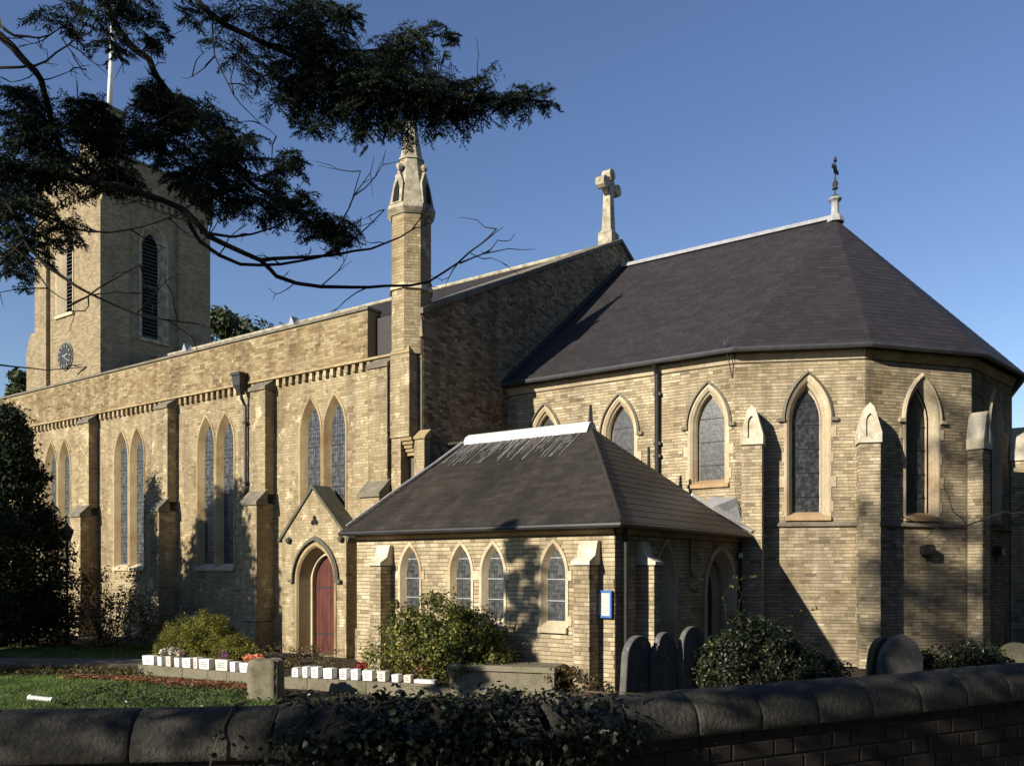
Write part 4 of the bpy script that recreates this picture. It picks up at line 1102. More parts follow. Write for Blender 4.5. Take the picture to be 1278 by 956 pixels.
# boundary wall: bricks and half-round coping stones are parts
wall = thing('boundary_wall', (-1.73, 2.64, 0.6), "dark brick boundary wall with half-round coping stones along the street in front", 'wall')
WB = Vector((-1.73, 2.64, 0.6))
BRK = []
def wall_brick_mesh(w):
    h = 0.065
    V = [(0, 0, 0), (w, 0, 0), (w, 0, h), (0, 0, h), (0, 0.03, 0), (w, 0.03, 0), (w, 0.03, h), (0, 0.03, h)]
    bvs = 0.004
    V = [(bvs, -0.0, bvs), (w - bvs, 0, bvs), (w - bvs, 0, h - bvs), (bvs, 0, h - bvs), (0, bvs, 0), (w, bvs, 0), (w, bvs, h), (0, bvs, h), (0, 0.03, 0), (w, 0.03, 0), (w, 0.03, h), (0, 0.03, h)]
    F = [(0, 1, 2, 3), (0, 4, 5, 1), (1, 5, 6, 2), (2, 6, 7, 3), (3, 7, 4, 0), (4, 8, 9, 5), (5, 9, 10, 6), (6, 10, 11, 7), (7, 11, 8, 4)]
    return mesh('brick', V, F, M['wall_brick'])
bm_s = [wall_brick_mesh(w) for w in (0.213, 0.215, 0.217)]; bm_h = [wall_brick_mesh(w) for w in (0.100, 0.102, 0.104)]
def coping_mesh(L, seed, r=0.135):
    rr = random.Random(seed); V = []; n = 14; rings = 9
    for i in range(rings):
        x = (0.002, 0.010, 0.03)[i] if i < 3 else (L - (0.002, 0.010, 0.03)[rings - 1 - i] if i > rings - 4 else 0.03 + (L - 0.06) * (i - 2) / (rings - 5))
        e = 0.007 if i in (0, rings - 1) else (0.002 if i in (1, rings - 2) else 0.0)
        for k in range(n + 1):
            t = PI * k / n
            q = r - e + rr.uniform(-0.0025, 0.0025)
            V.append((x, -q * 1.08 * math.cos(t), q * math.sin(t) * 0.98))
        V.append((x, r * 1.08 - e, -0.03)); V.append((x, -r * 1.08 + e, -0.03))
    m = n + 3; F = []
    for i in range(rings - 1):
        for k in range(m):
            a, b = i * m + k, i * m + (k + 1) % m
            F.append((a, b, b + m, a + m))
    F.append(tuple(range(m))[::-1]); F.append(tuple((rings - 1) * m + k for k in range(m)))
    me = mesh('coping_stone', V, F, M['coping'], True)
    return me
cop_l = [coping_mesh(0.44, s) for s in range(4)]; cop_r = [coping_mesh(0.315, s + 9) for s in range(4)]
core = MB(); stuffV, stuffF, ns = [], [], 0
TOPB = 1.565
nb = 0
for k, ((x0, y0), (x1, y1)) in enumerate(zip(WL[:-1], WL[1:])):
    L = math.hypot(x1 - x0, y1 - y0); an = math.atan2(y1 - y0, x1 - x0); c, s = math.cos(an), math.sin(an)
    core.prism_z(-0.3, TOPB, [(x0 + s * .105, y0 - c * .105), (x1 + s * .105, y1 - c * .105), (x1 - s * .105, y1 + c * .105), (x0 - s * .105, y0 + c * .105)])
    def W3(u, d, z): return (x0 + c * u - s * d - WB.x, y0 + s * u + c * d - WB.y, z - WB.z)
    # coping stones
    cl_ = 0.44 if k < 2 else 0.315
    u = (L % cl_) if k == 0 else 0.0; j = 0
    if k in (0, 4):
        u0_, u1_ = (L - 5.0, L) if k == 0 else (0.0, 4.0)
    else: u0_, u1_ = 0.0, L
    nn_ = max(1, round((u1_ - u0_) / cl_)); st = (u1_ - u0_) / nn_
    for j in range(nn_):
        me = (cop_l if k < 2 else cop_r)[(j * 7 + k) % 4]
        w = W3(u0_ + j * st, 0, TOPB + 0.005)
        o = link('coping_stone', me, wall, (w[0], w[1], w[2] + random.uniform(-0.004, 0.004)), an + random.uniform(-0.006, 0.006))
        o.scale.x = st / cl_
        for kk in range(1):
            pass
    if k == 0:   # beyond the frame the coping runs on as one piece
        cm_ = MB()
        P = [(-0.145 * math.cos(PI * t / 8), TOPB + 0.005 + 0.132 * math.sin(PI * t / 8)) for t in range(9)]
        Vv = [W3(0, y, z) for y, z in P] + [W3(L - 5.0, y, z) for y, z in P]
        cm_.add(Vv, [(i, i + 1, i + 10, i + 9) for i in range(8)]); link('coping', cm_.mesh('coping', M['coping'], True), wall)
    if k == 4:
        cm_ = MB()
        P = [(-0.145 * math.cos(PI * t / 8), TOPB + 0.005 + 0.132 * math.sin(PI * t / 8)) for t in range(9)]
        Vv = [W3(4.0, y, z) for y, z in P] + [W3(L, y, z) for y, z in P]
        cm_.add(Vv, [(i, i + 1, i + 10, i + 9) for i in range(8)]); link('coping', cm_.mesh('coping', M['coping'], True), wall)
    # bricks on the street face
    for r_ in range(13):
        z = TOPB - 0.070 - r_ * 0.075
        u = -0.17 if r_ % 2 else 0.0
        i = 0
        while u < L:
            w = 0.225 if i % 2 == 0 else 0.1125
            inview = (k in (1, 2, 3) and r_ < 7 and -0.05 < u and not (k == 3 and (u > 1.6)) and not (k == 1 and (u < 0.0 or r_ > 4)) ) or (k == 0 and u > L - 1.3 and r_ < 2)
            if 0 <= u and u + w < L + 0.05:
                p = W3(u, -0.113 - random.uniform(0, 0.004), z)
                if inview and nb < 290:
                    me = (bm_s if i % 2 == 0 else bm_h)[random.randrange(3)]
                    link('brick', me, wall, p, an + random.uniform(-0.004, 0.004)); nb += 1
                elif not (k == 0 and u < L - 8) and not (k == 4 and u > 8):
                    ww = w - 0.011
                    q = [W3(u + a, -0.113 + b, z + h_) for a, b, h_ in ((0, 0, 0), (ww, 0, 0), (ww, 0, .065), (0, 0, .065), (0, .02, 0), (ww, .02, 0), (ww, .02, .065), (0, .02, .065))]
                    stuffV += q; stuffF += [tuple(ns + t for t in f_) for f_ in ((0, 1, 2, 3), (1, 5, 6, 2), (3, 2, 6, 7), (0, 3, 7, 4), (0, 4, 5, 1))]; ns += 8
            u += w; i += 1
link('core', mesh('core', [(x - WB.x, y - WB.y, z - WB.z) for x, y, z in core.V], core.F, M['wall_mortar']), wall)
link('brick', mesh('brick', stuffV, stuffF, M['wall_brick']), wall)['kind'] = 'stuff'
print('front wall bricks', nb)

# ---------------------------------------------------------------- vegetation generators
def leaves(clusters, size, up=0.5, seed=1, aspect=0.5, shell=0.45, droop=0.0, fold=True):
    """clusters: (x,y,z,rx,ry,rz,n); each leaf a pointed blade of two triangles"""
    g = np.random.default_rng(seed)
    Ps, Ns = [], []
    for x, y, z, rx, ry, rz, n in clusters:
        d = g.normal(size=(n, 3)); d /= np.linalg.norm(d, axis=1)[:, None]
        rad = (shell + (1 - shell) * g.random(n) ** 0.6) * (1 + 0.10 * g.normal(size=n))
        P = d * rad[:, None] * np.array([rx, ry, rz]) + np.array([x, y, z])
        nn = d + g.normal(size=(n, 3)) * 0.55 + np.array([0, 0, up])
        Ps.append(P); Ns.append(nn)
    P = np.concatenate(Ps); N = np.concatenate(Ns); n = len(P)
    N /= np.linalg.norm(N, axis=1)[:, None]
    t = g.normal(size=(n, 3)); t[:, 2] -= droop
    t -= N * (t * N).sum(1)[:, None]; t /= np.linalg.norm(t, axis=1)[:, None]
    b = np.cross(N, t)
    s = size * g.uniform(0.45, 1.5, n)[:, None]
    V = np.stack([P - t * s * 0.5, P + b * s * aspect * 0.5 + N * s * 0.06, P + t * s * 0.5, P - b * s * aspect * 0.5 + N * s * 0.06], 1)
    F = np.arange(n * 4).reshape(-1, 4)
    return V.reshape(-1, 3), F

def plant(name, loc, label, cat, clusters, size, mat, stems=6, stem_r=0.02, stem_h=0.6, seed=1, group=None, part='foliage', **kw):
    """clusters are relative to loc"""
    t = thing(name, loc, label, cat, group)
    V, F = leaves(clusters, size, seed=seed, **kw)
    link(part, mesh(part, V, F, mat), t)
    r = random.Random(seed); mb = MB()
    for k in range(stems):
        c = clusters[r.randrange(len(clusters))]
        e = (c[0] + r.uniform(-.6, .6) * c[3], c[1] + r.uniform(-.6, .6) * c[4], c[2] + r.uniform(-.3, .8) * c[5])
        b = (r.uniform(-.12, .12), r.uniform(-.12, .12), -0.05)
        m = (b[0] * .5 + e[0] * .5 + r.uniform(-.08, .08), b[1] * .5 + e[1] * .5 + r.uniform(-.08, .08), e[2] * 0.55)
        mb.tube([b, m, e], [stem_r, stem_r * .7, stem_r * .3], 5)
    if stems: link('stem', mb.mesh('stem', M['twig']), t)
    return t

def clump(rx, ry, h, n, nper, seed, r0=0.28, base=0.1, round_=True):
    """small leaf clumps scattered over a dome rx,ry,h"""
    r = random.Random(seed); out = []
    for _ in range(n):
        a = r.uniform(0, 2 * PI); q = math.sqrt(r.random())
        x, y = math.cos(a) * q, math.sin(a) * q
        top = math.sqrt(max(0, 1 - q * q)) if round_ else 1 - q * 0.6
        z = base + (h - base) * top * (r.random() ** 0.45)
        s = r0 * r.uniform(0.6, 1.3)
        out.append((x * rx, y * ry, z - s * 0.3, s, s, s * 0.75, nper))
    return out

# ---------------------------------------------------------------- the cedar that overhangs from the left
LIMBS = [
    (0.045, 0.02, [(-5.594, 2.187, 5.533), (-5.36, 2.35, 5.367), (-5.263, 2.419, 5.248), (-5.185, 2.473, 5.152), (-5.197, 2.526, 5.062), (-5.209, 2.579, 4.871), (-5.21, 2.7, 4.676), (-5.145, 2.868, 4.598)]),
    (0.05, 0.02, [(-5.611, 2.908, 6.413), (-5.339, 2.976, 5.919), (-5.253, 3.036, 5.699), (-5.176, 3.09, 5.594), (-5.094, 3.147, 5.526), (-5.051, 3.177, 5.406), (-4.91, 3.277, 5.186), (-4.631, 3.35, 4.874), (-4.359, 3.418, 4.598), (-4.111, 3.592, 4.482)]),
    (0.05, 0.006, [(-5.595, 1.942, 4.623), (-5.253, 2.303, 4.557), (-4.97, 2.624, 4.51), (-4.697, 2.815, 4.438), (-4.553, 3.038, 4.376), (-4.433, 3.122, 4.216), (-4.256, 3.368, 4.107), (-4.175, 3.424, 4.008), (-4.028, 3.65, 3.977), (-3.767, 3.954, 4.015), (-3.601, 4.193, 4.075), (-3.505, 4.382, 4.237), (-3.382, 4.468, 4.36), (-3.295, 4.529, 4.461)]),
    (0.028, 0.005, [(-5.219, 1.961, 4.434), (-5.039, 2.209, 4.304), (-4.91, 2.299, 3.999), (-4.745, 2.415, 3.825), (-4.617, 2.505, 3.731), (-4.509, 2.702, 3.654), (-4.21, 2.912, 3.594)]),
    (0.025, 0.005, [(-4.553, 3.038, 4.376), (-4.473, 3.094, 4.182), (-4.358, 3.297, 4.082), (-4.155, 3.439, 4.082), (-4.028, 3.65, 4.164), (-3.863, 3.765, 4.27), (-3.697, 3.881, 4.461)]),
    (0.022, 0.004, [(-4.256, 3.368, 4.107), (-4.114, 3.467, 4.122), (-3.945, 3.707, 4.179), (-3.697, 3.881, 4.249), (-3.557, 3.98, 4.335), (-3.458, 4.049, 4.497)]),
    (0.012, 0.004, [(-3.987, 3.679, 4.259), (-3.904, 3.736, 4.421), (-3.859, 3.768, 4.547), (-3.821, 3.794, 4.704)]),
    (0.012, 0.004, [(-3.5, 4.385, 4.232), (-3.426, 4.437, 4.269), (-3.33, 4.505, 4.323), (-3.291, 4.532, 4.387)]),
    (0.02, 0.004, [(-4.473, 3.094, 4.24), (-4.314, 3.205, 4.211), (-4.155, 3.377, 4.285), (-4.013, 3.538, 4.453)]),
    (0.016, 0.004, [(-5.146, 2.256, 4.257), (-5.1, 2.411, 4.291), (-4.909, 2.544, 4.183), (-4.718, 2.678, 4.16), (-4.45, 2.866, 4.244), (-4.259, 2.999, 4.393)]),
    (0.012, 0.003, [(-4.932, 2.162, 3.996), (-4.824, 2.238, 3.909), (-4.716, 2.313, 3.733), (-4.609, 2.389, 3.654)]),
    (0.012, 0.003, [(-4.609, 2.389, 3.646), (-4.537, 2.439, 3.69), (-4.429, 2.514, 3.777), (-4.397, 2.659, 3.901)]),
    (0.01, 0.003, [(-5.003, 2.112, 3.317), (-4.86, 2.213, 3.304), (-4.716, 2.313, 3.286), (-4.544, 2.434, 3.304)]),
    (0.014, 0.004, [(-5.36, 2.35, 5.176), (-5.185, 2.473, 5.19), (-5.087, 2.542, 5.267), (-4.978, 2.618, 5.367), (-4.951, 2.637, 5.448)]),
    (0.018, 0.004, [(-5.36, 2.35, 5.429), (-5.29, 2.4, 5.367), (-5.224, 2.446, 5.362), (-5.119, 2.52, 5.371), (-4.99, 2.61, 5.486)]),
    (0.008, 0.002, [(-5.056, 2.563, 5.352), (-5.009, 2.596, 5.267), (-4.939, 2.645, 5.162)]),
    (0.01, 0.003, [(-4.673, 3.32, 5.697), (-4.66, 3.329, 5.491), (-4.589, 3.379, 5.311), (-4.525, 3.423, 5.183), (-4.42, 3.497, 5.054), (-4.336, 3.556, 4.977)]),
    (0.008, 0.002, [(-4.66, 3.329, 5.491), (-4.715, 3.291, 5.414), (-4.778, 3.246, 5.358), (-4.837, 3.205, 5.353)]),
    (0.05, 0.012, [(-5.73, 3.312, 6.943), (-5.379, 3.558, 6.429), (-5.192, 3.689, 6.143), (-4.969, 3.967, 6.005), (-4.636, 4.2, 5.831), (-4.255, 4.467, 5.686), (-3.875, 4.734, 5.616), (-3.494, 5.0, 5.599), (-3.256, 5.167, 5.581)]),
    (0.025, 0.006, [(-4.969, 3.967, 6.005), (-4.636, 4.2, 5.947), (-4.303, 4.434, 5.965), (-4.065, 4.6, 6.034), (-3.884, 4.727, 6.139)]),
    (0.025, 0.006, [(-5.379, 3.558, 6.429), (-5.028, 3.804, 6.314), (-4.654, 4.066, 6.269), (-4.373, 4.263, 6.177), (-4.289, 4.322, 6.143)]),
    (0.03, 0.006, [(-5.594, 2.187, 5.01), (-5.36, 2.35, 4.914), (-5.229, 2.565, 4.896), (-5.03, 2.704, 4.871), (-4.831, 2.843, 4.823), (-4.672, 2.955, 4.92), (-4.601, 3.126, 5.072)]),
    (0.02, 0.005, [(-5.075, 2.062, 3.777), (-5.039, 2.209, 3.901), (-4.929, 2.286, 4.035), (-4.921, 2.414, 4.211), (-4.846, 2.466, 4.303)]),
]
SPRAYS = [
    (-5.028, 3.804, 6.189, 0.343, 0.16, 380),
    (-4.63, 4.082, 6.131, 0.286, 0.183, 750),
    (-4.42, 4.23, 6.171, 0.126, 0.069, 150),
    (-4.636, 4.2, 5.831, 0.337, 0.279, 1350),
    (-4.327, 4.417, 5.697, 0.383, 0.244, 1500),
    (-3.994, 4.65, 5.616, 0.349, 0.139, 1000),
    (-3.684, 4.867, 5.61, 0.302, 0.099, 600),
    (-3.446, 5.033, 5.604, 0.198, 0.064, 280),
    (-3.285, 5.147, 5.581, 0.058, 0.081, 60),
    (-4.16, 4.534, 5.965, 0.279, 0.116, 600),
    (-3.946, 4.684, 6.081, 0.128, 0.052, 120),
    (-3.899, 4.717, 5.976, 0.046, 0.07, 30),
    (-4.374, 4.384, 5.395, 0.058, 0.151, 120),
    (-4.636, 4.2, 5.453, 0.145, 0.093, 160),
    (-3.932, 4.694, 5.366, 0.041, 0.076, 22),
    (-4.16, 4.534, 5.395, 0.145, 0.058, 100),
    (-4.864, 3.919, 5.714, 0.206, 0.229, 260),
    (-4.779, 4.1, 5.599, 0.163, 0.151, 200),
    (-5.028, 3.804, 5.914, 0.229, 0.126, 140),
    (-5.242, 2.922, 5.759, 0.247, 0.082, 260),
    (-5.25, 2.672, 5.607, 0.198, 0.059, 140),
    (-5.103, 2.897, 5.481, 0.141, 0.121, 110),
    (-5.068, 3.165, 5.71, 0.073, 0.147, 130),
    (-5.167, 3.096, 5.877, 0.189, 0.084, 150),
    (-5.221, 3.547, 6.105, 0.146, 0.09, 90),
    (-5.081, 3.156, 5.343, 0.105, 0.094, 220),
    (-4.974, 3.231, 5.212, 0.157, 0.136, 450),
    (-5.039, 3.064, 5.054, 0.113, 0.144, 300),
    (-5.03, 2.704, 4.969, 0.17, 0.107, 380),
    (-4.95, 2.76, 4.823, 0.194, 0.126, 480),
    (-5.243, 2.432, 4.986, 0.167, 0.124, 300),
    (-5.185, 2.473, 4.795, 0.248, 0.143, 620),
    (-5.196, 2.344, 4.51, 0.163, 0.187, 380),
    (-5.068, 2.555, 4.557, 0.219, 0.124, 400),
    (-4.911, 2.787, 4.619, 0.194, 0.078, 300),
    (-4.834, 3.085, 4.885, 0.141, 0.121, 300),
    (-4.728, 3.282, 5.08, 0.206, 0.144, 480),
    (-4.525, 3.423, 4.9, 0.195, 0.165, 420),
    (-4.574, 3.267, 4.749, 0.182, 0.131, 480),
    (-4.483, 3.331, 4.572, 0.151, 0.121, 330),
    (-4.276, 3.476, 4.699, 0.131, 0.131, 160),
    (-4.173, 3.548, 4.774, 0.101, 0.071, 120),
    (-4.132, 3.577, 4.461, 0.202, 0.101, 340),
    (-3.966, 3.693, 4.37, 0.172, 0.101, 380),
    (-4.318, 3.447, 4.522, 0.151, 0.101, 130),
    (-5.052, 2.322, 4.248, 0.192, 0.155, 330),
    (-4.978, 2.374, 4.029, 0.128, 0.128, 170),
    (-4.928, 2.531, 4.183, 0.131, 0.084, 110),
    (-5.109, 2.283, 4.074, 0.091, 0.183, 150),
    (-4.622, 3.112, 4.651, 0.139, 0.109, 260),
    (-4.965, 2.261, 3.834, 0.09, 0.063, 40),
    (-4.54, 3.169, 4.478, 0.069, 0.099, 90),
]

CB = Vector((-7.5, -1.0, 0.0))
cedar = thing('cedar_tree', tuple(CB), "dark cedar whose drooping branches hang across the upper left of the sky", 'tree')
tr = MB()
tr.tube([(0, 0, -0.2), (0.03, 0, 1.2), (0.1, 0.1, 4), (0.2, 0.1, 7), (-0.1, -0.1, 10.5), (-0.3, -0.2, 16.5)], [0.62, 0.42, 0.36, 0.28, 0.18, 0.04], 12)
link('trunk', tr.mesh('trunk', M['bark'], True), cedar)
lm = MB(); rc = random.Random(12)
def jag(pts, rr, amp):
    out = [Vector(pts[0])]
    Q = [Vector(p) for p in pts]; Q = [Q[0] * 2 - Q[1]] + Q + [Q[-1] * 2 - Q[-2]]
    for s_ in range(1, len(Q) - 2):
        q0, a, b, q3 = Q[s_ - 1], Q[s_], Q[s_ + 1], Q[s_ + 2]; L = (b - a).length; n = max(2, int(L / 0.10))
        for i in range(1, n + 1):
            u = i / n
            p = 0.5 * ((2 * a) + (b - q0) * u + (2 * q0 - 5 * a + 4 * b - q3) * u * u + (3 * a - q0 - 3 * b + q3) * u ** 3)
            if i < n: p += Vector((rr.gauss(0, 1), rr.gauss(0, 1), rr.gauss(0, 1))) * amp
            out.append(p)
    return out
for r0_, r1_, pts in LIMBS:
    P = [p - CB for p in jag(pts, rc, 0.0035)]
    n = len(P)
    lm.tube([tuple(p) for p in P], [0.62 * (r0_ + (r1_ - r0_) * (i / (n - 1)) ** 0.8) for i in range(n)], 7 if r0_ > 0.02 else 5)
for k, st in ((0, 3.6), (2, 3.0), (1, 6.2), (18, 7.6), (20, 8.2), (21, 4.6), (3, 2.6)):
    p0 = Vector(LIMBS[k][2][0]) - CB; q = Vector((0.05 + 0.02 * st, 0.03, st))
    mid = q.lerp(p0, 0.5) + Vector((0, 0, 0.35))
    P = jag([tuple(q), tuple(mid), tuple(p0)], rc, 0.01)
    n = len(P); r0_ = max(0.06, LIMBS[k][0] * 1.5)
    lm.tube([tuple(p) for p in P], [r0_ + (0.62 * LIMBS[k][0] - r0_) * i / (n - 1) for i in range(n)], 8)
link('limb', lm.mesh('limb', M['bark'], True), cedar)
# fine twigs off the limbs
tg = MB()
for li, (r0_, r1_, pts) in enumerate(LIMBS):
    P = jag(pts, rc, 0.0)
    for p in P[2:]:
        if rc.random() > (0.62 if li in (2, 3, 4, 5, 6, 7, 8, 9, 10, 11, 0, 13, 14) else 0.3): continue
        if p.y < 1.3: continue
        L = rc.uniform(0.10, 0.42) if li != 12 else 0.1
        d = Vector((rc.gauss(0, 1), rc.gauss(0, .6), rc.gauss(0.1, .8))).normalized()
        q = p.copy(); Q = [tuple(q - CB)]; n = 4
        for i in range(n):
            d = (d + Vector((rc.gauss(0, .25), rc.gauss(0, .25), rc.gauss(0.05, .25)))).normalized()
            q = q + d * L / n; Q.append(tuple(q - CB))
            if i in (1, 2) and rc.random() < 0.6:
                e = (d + Vector((rc.gauss(0, .8), rc.gauss(0, .8), rc.gauss(0, .8)))).normalized() * L * 0.4
                tg.tube([tuple(q - CB), tuple(q + e * 0.5 - CB), tuple(q + e - CB)], [0.0028, 0.002, 0.0014], 3)
        tg.tube(Q, [0.0045 - 0.0007 * i for i in range(n + 1)], 4)
link('twig', tg.mesh('twig', M['bark']), cedar)['kind'] = 'stuff'
# needle sprays: short shoots with many needles
def sprays(cl, seed, nn=11, nl=0.022, nw=0.0036):
    """each cluster is filled with drooping twigs; shoots stand off both sides of a twig in one flat plane, needles along the shoots"""
    g = np.random.default_rng(seed)
    B, D, TW = [], [], MB()
    for x, y, z, rh, rv, n in cl:
        c = np.array([x, y, z])
        for _ in range(max(2, int(n / (8.5 if n > 900 else 10.5)))):
            d = g.normal(size=3); d /= np.linalg.norm(d)
            p = c + d * np.array([rh, rh * 0.8, rv]) * g.random() ** 0.45
            out = (p - c) * np.array([1, 1, 0.2]); out = out / (np.linalg.norm(out) + 1e-6)
            t = out * 0.6 + g.normal(size=3) * np.array([0.6, 0.6, 0.15]) + np.array([0, 0, -0.12]); t /= np.linalg.norm(t)
            side = np.cross(t, [0, 0, 1.0]) + g.normal(size=3) * 0.25; side /= np.linalg.norm(side)
            L = min(0.30, rh * 1.1) * g.uniform(0.6, 1.3); k = 16
            pts = []
            q = p - t * L * 0.5
            for i in range(k):
                t = t + np.array([0, 0, -0.035]); t /= np.linalg.norm(t)
                q = q + t * L / k
                pts.append(tuple(q - np.array(CB)))
                f = 1 - 0.55 * i / k
                sg = 1 if i % 2 else -1
                sd = side * sg * g.uniform(0.6, 1.1) + t * 0.75 + np.array([0, 0, -g.uniform(0.1, 0.55)]); sd /= np.linalg.norm(sd)
                sl = 0.085 * f * g.uniform(0.6, 1.25)
                B.append(q + sd * sl * 0.5); D.append(sd * sl)
            TW.tube(pts[::4] + [pts[-1]], [0.0022, 0.002, 0.0017, 0.0014, 0.001], 3, cap=False)
    B, D = np.array(B), np.array(D); n = len(B)
    tt = np.linspace(-0.5, 0.5, nn)[None, :, None]
    base = B[:, None, :] + D[:, None, :] * tt
    ax = D / np.linalg.norm(D, axis=1)[:, None]
    dr = g.normal(size=(n, nn, 3)) * 0.8 + ax[:, None, :] * 1.1
    dr /= np.linalg.norm(dr, axis=2)[..., None]
    sd = np.cross(dr, g.normal(size=(n, nn, 3))); sd /= np.linalg.norm(sd, axis=2)[..., None]
    V = np.stack([base - sd * nw, base + sd * nw, base + dr * nl * g.uniform(0.7, 1.3, (n, nn, 1))], 2)
    m = n * nn
    link('twig', TW.mesh('twig', M['bark']), cedar)['kind'] = 'stuff'
    return V.reshape(-1, 3), np.arange(m * 3).reshape(-1, 3)
V, F = sprays(SPRAYS, 3)
link('needles', mesh('needles', V - np.array(CB), F, M['cedar']), cedar)['kind'] = 'stuff'
print('needles', len(F))
# rest of the crown, beside and behind the camera: layered plates of foliage
cr_c = []
r = random.Random(31)
for k in range(330):
    if k < 190:
        z = r.uniform(3.4, 8.5); a = r.uniform(0, 2 * PI); q = 4.2 * math.sqrt(r.random())
        x, y = -4.5 + q * math.cos(a) * 1.1, -2.4 + q * math.sin(a)
    elif k < 292:
        z = r.uniform(8.8, 12.6); a = r.uniform(0, 2 * PI); q = 2.3 * math.sqrt(r.random())
        x, y = -7.2 + q * math.cos(a) * 0.95, -1.2 + q * math.sin(a)
    else:
        z = r.uniform(13.0, 16.8); a = r.uniform(0, 2 * PI); q = 1.5 * math.sqrt(r.random())
        x, y = -7.4 + q * math.cos(a), -1.2 + q * math.sin(a)
    X = 0.81915 * x + 0.57358 * y; Z = -0.57358 * x + 0.81915 * y
    if Z > 0.2 and X / Z > -0.80 and (z - 3.4) / Z < 0.85: continue
    cr_c.append((x - CB.x, y - CB.y, z, r.uniform(.5, .95), r.uniform(.5, .95), r.uniform(.14, .24), 330))
V, F = leaves(cr_c, 0.10, up=0.6, seed=8, aspect=0.3, shell=0.1, droop=0.4)
link('crown', mesh('crown', V, F, M['cedar']), cedar)

# ---------------------------------------------------------------- trees and shrubs of the churchyard
def conifer(name, loc, label, h, r, n, leaf, mat, seed, top=0.25, group=None, base=0.4, nper=170, taper=1.0):
    t = thing(name, loc, label, 'tree', group)
    q = random.Random(seed); cl = []
    for k in range(n):
        f = k / n
        z = base + (h - base) * (f ** 0.9)
        rad = r * (1 - (1 - top) * f ** (1.6 * taper)) * (0.75 if f < 0.06 else 1)
        a = q.uniform(0, 2 * PI); d = rad * math.sqrt(q.uniform(0.15, 1.0))
        s = r * q.uniform(0.22, 0.36)
        cl.append((d * math.cos(a), d * math.sin(a), z, s, s, s * 0.8, nper))
    V, F = leaves(cl, leaf, seed=seed, aspect=0.42, shell=0.2, up=0.3)
    link('crown', mesh('crown', V, F, mat), t)
    mb = MB().tube([(0, 0, -0.1), (0.03, 0, h * 0.4), (0, 0.03, h * 0.85)], [r * 0.10, r * 0.07, 0.02], 8)
    for k in range(14):
        a = q.uniform(0, 2 * PI); z = h * q.uniform(0.12, 0.7); d = r * q.uniform(0.5, 0.85)
        mb.tube([(0, 0, z), (d * .5 * math.cos(a), d * .5 * math.sin(a), z + .15), (d * math.cos(a), d * math.sin(a), z + .35)], [r * .035, r * .025, .01], 5)
    link('trunk', mb.mesh('trunk', M['bark'], True), t)
    return t
conifer('yew_tree', (-25.2, 11.1, 0), "tall dark yew at the left edge in front of the nave wall", 6.6, 1.75, 190, 0.13, M['yew'], 5, top=0.12, nper=300)
conifer('yew_tree', (-23.2, 4.2, 0), "broad yew out of frame that throws its shade on the nave's third bay", 8.5, 2.6, 190, 0.32, M['yew'], 6, top=0.4, nper=190, base=1.0)
conifer('cypress_tree', (-11.3, 1.6, 0), "slim cypress out of frame shading the vestry between its windows", 7.7, 0.62, 70, 0.16, M['yew'], 7, top=0.5, nper=110, base=0.6)
conifer('yew_tree', (-20.5, 3.0, 0), "low yew out of frame shading the lawn edge", 3.0, 1.4, 50, 0.22, M['yew'], 16, top=0.4, nper=110, base=0.3)
for k, (x, y, h, rr_, lab) in enumerate([(-49.7, 38.4, 19.9, 4.2, "green treetop just showing above the nave roof beside the tower"), (-62.5, 29.5, 17.2, 2.0, "small dark treetop beyond the tower's left side"),
                                          (-1.6, 35.5, 5.6, 2.6, "dark hedge tree behind the apse at the right edge"), (1.5, 40.0, 5.2, 3.2, "low dark tree far right behind the apse")]):
    conifer('background_tree', (x, y, 0), lab, h, rr_, 110, 0.4 if h > 10 else 0.22, M['far_tree'] if k < 2 else M['yew'], 50 + k, top=0.6, nper=280 if k < 2 else 120, group='trees beyond the church')

plant('clipped_bush', (-17.35, 12.0, 0), "rounded yellow-green bush behind the left row of white boxes", 'bush',
      clump(1.02, 0.98, 1.25, 200, 220, 1, r0=0.17, base=0.05), 0.034, M['bush'], stems=8, seed=2, up=0.7)
plant('clipped_bush', (-15.7, 11.75, 0), "small golden bush at the right foot of the rounded bush", 'bush',
      clump(0.55, 0.5, 0.78, 75, 170, 3, r0=0.15, base=0.05), 0.034, M['bush'], stems=6, seed=3, up=0.7)
big = clump(1.15, 0.5, 1.78, 90, 130, 4, r0=0.26, base=0.15)
big = [(x - 0.1, *c) for x, *c in big] + [(x - 0.95, y, z * 0.93, *c) for x, y, z, *c in clump(0.85, 0.42, 1.75, 46, 80, 5, r0=0.24, base=0.1)] + [(x + 0.75, y, z, *c) for x, y, z, *c in clump(0.75, 0.45, 1.6, 56, 120, 6, r0=0.26, base=0.1)]
plant('shrub', (-9.95, 11.85, 0), "large loose shrub with yellow-edged leaves against the vestry windows", 'shrub', big, 0.062, M['laurel'], stems=34, stem_r=0.014, seed=6, up=0.4, aspect=0.55)
plant('shrub', (-22.6, 12.6, 0), "straggly brown-leaved shrub between the yew and the second nave bay", 'shrub',
      clump(2.0, 1.1, 2.5, 75, 48, 8, r0=0.45, base=0.1), 0.10, M['autumn'], stems=70, stem_r=0.012, seed=9, up=0.2, aspect=0.45)
plant('shrub', (-25.6, 12.0, 0), "dark low shrub under the tall yew at the left edge", 'shrub',
      clump(1.7, 0.9, 1.9, 70, 110, 9, r0=0.4, base=0.1), 0.10, M['yew'], stems=20, stem_r=0.014, seed=10, up=0.2)
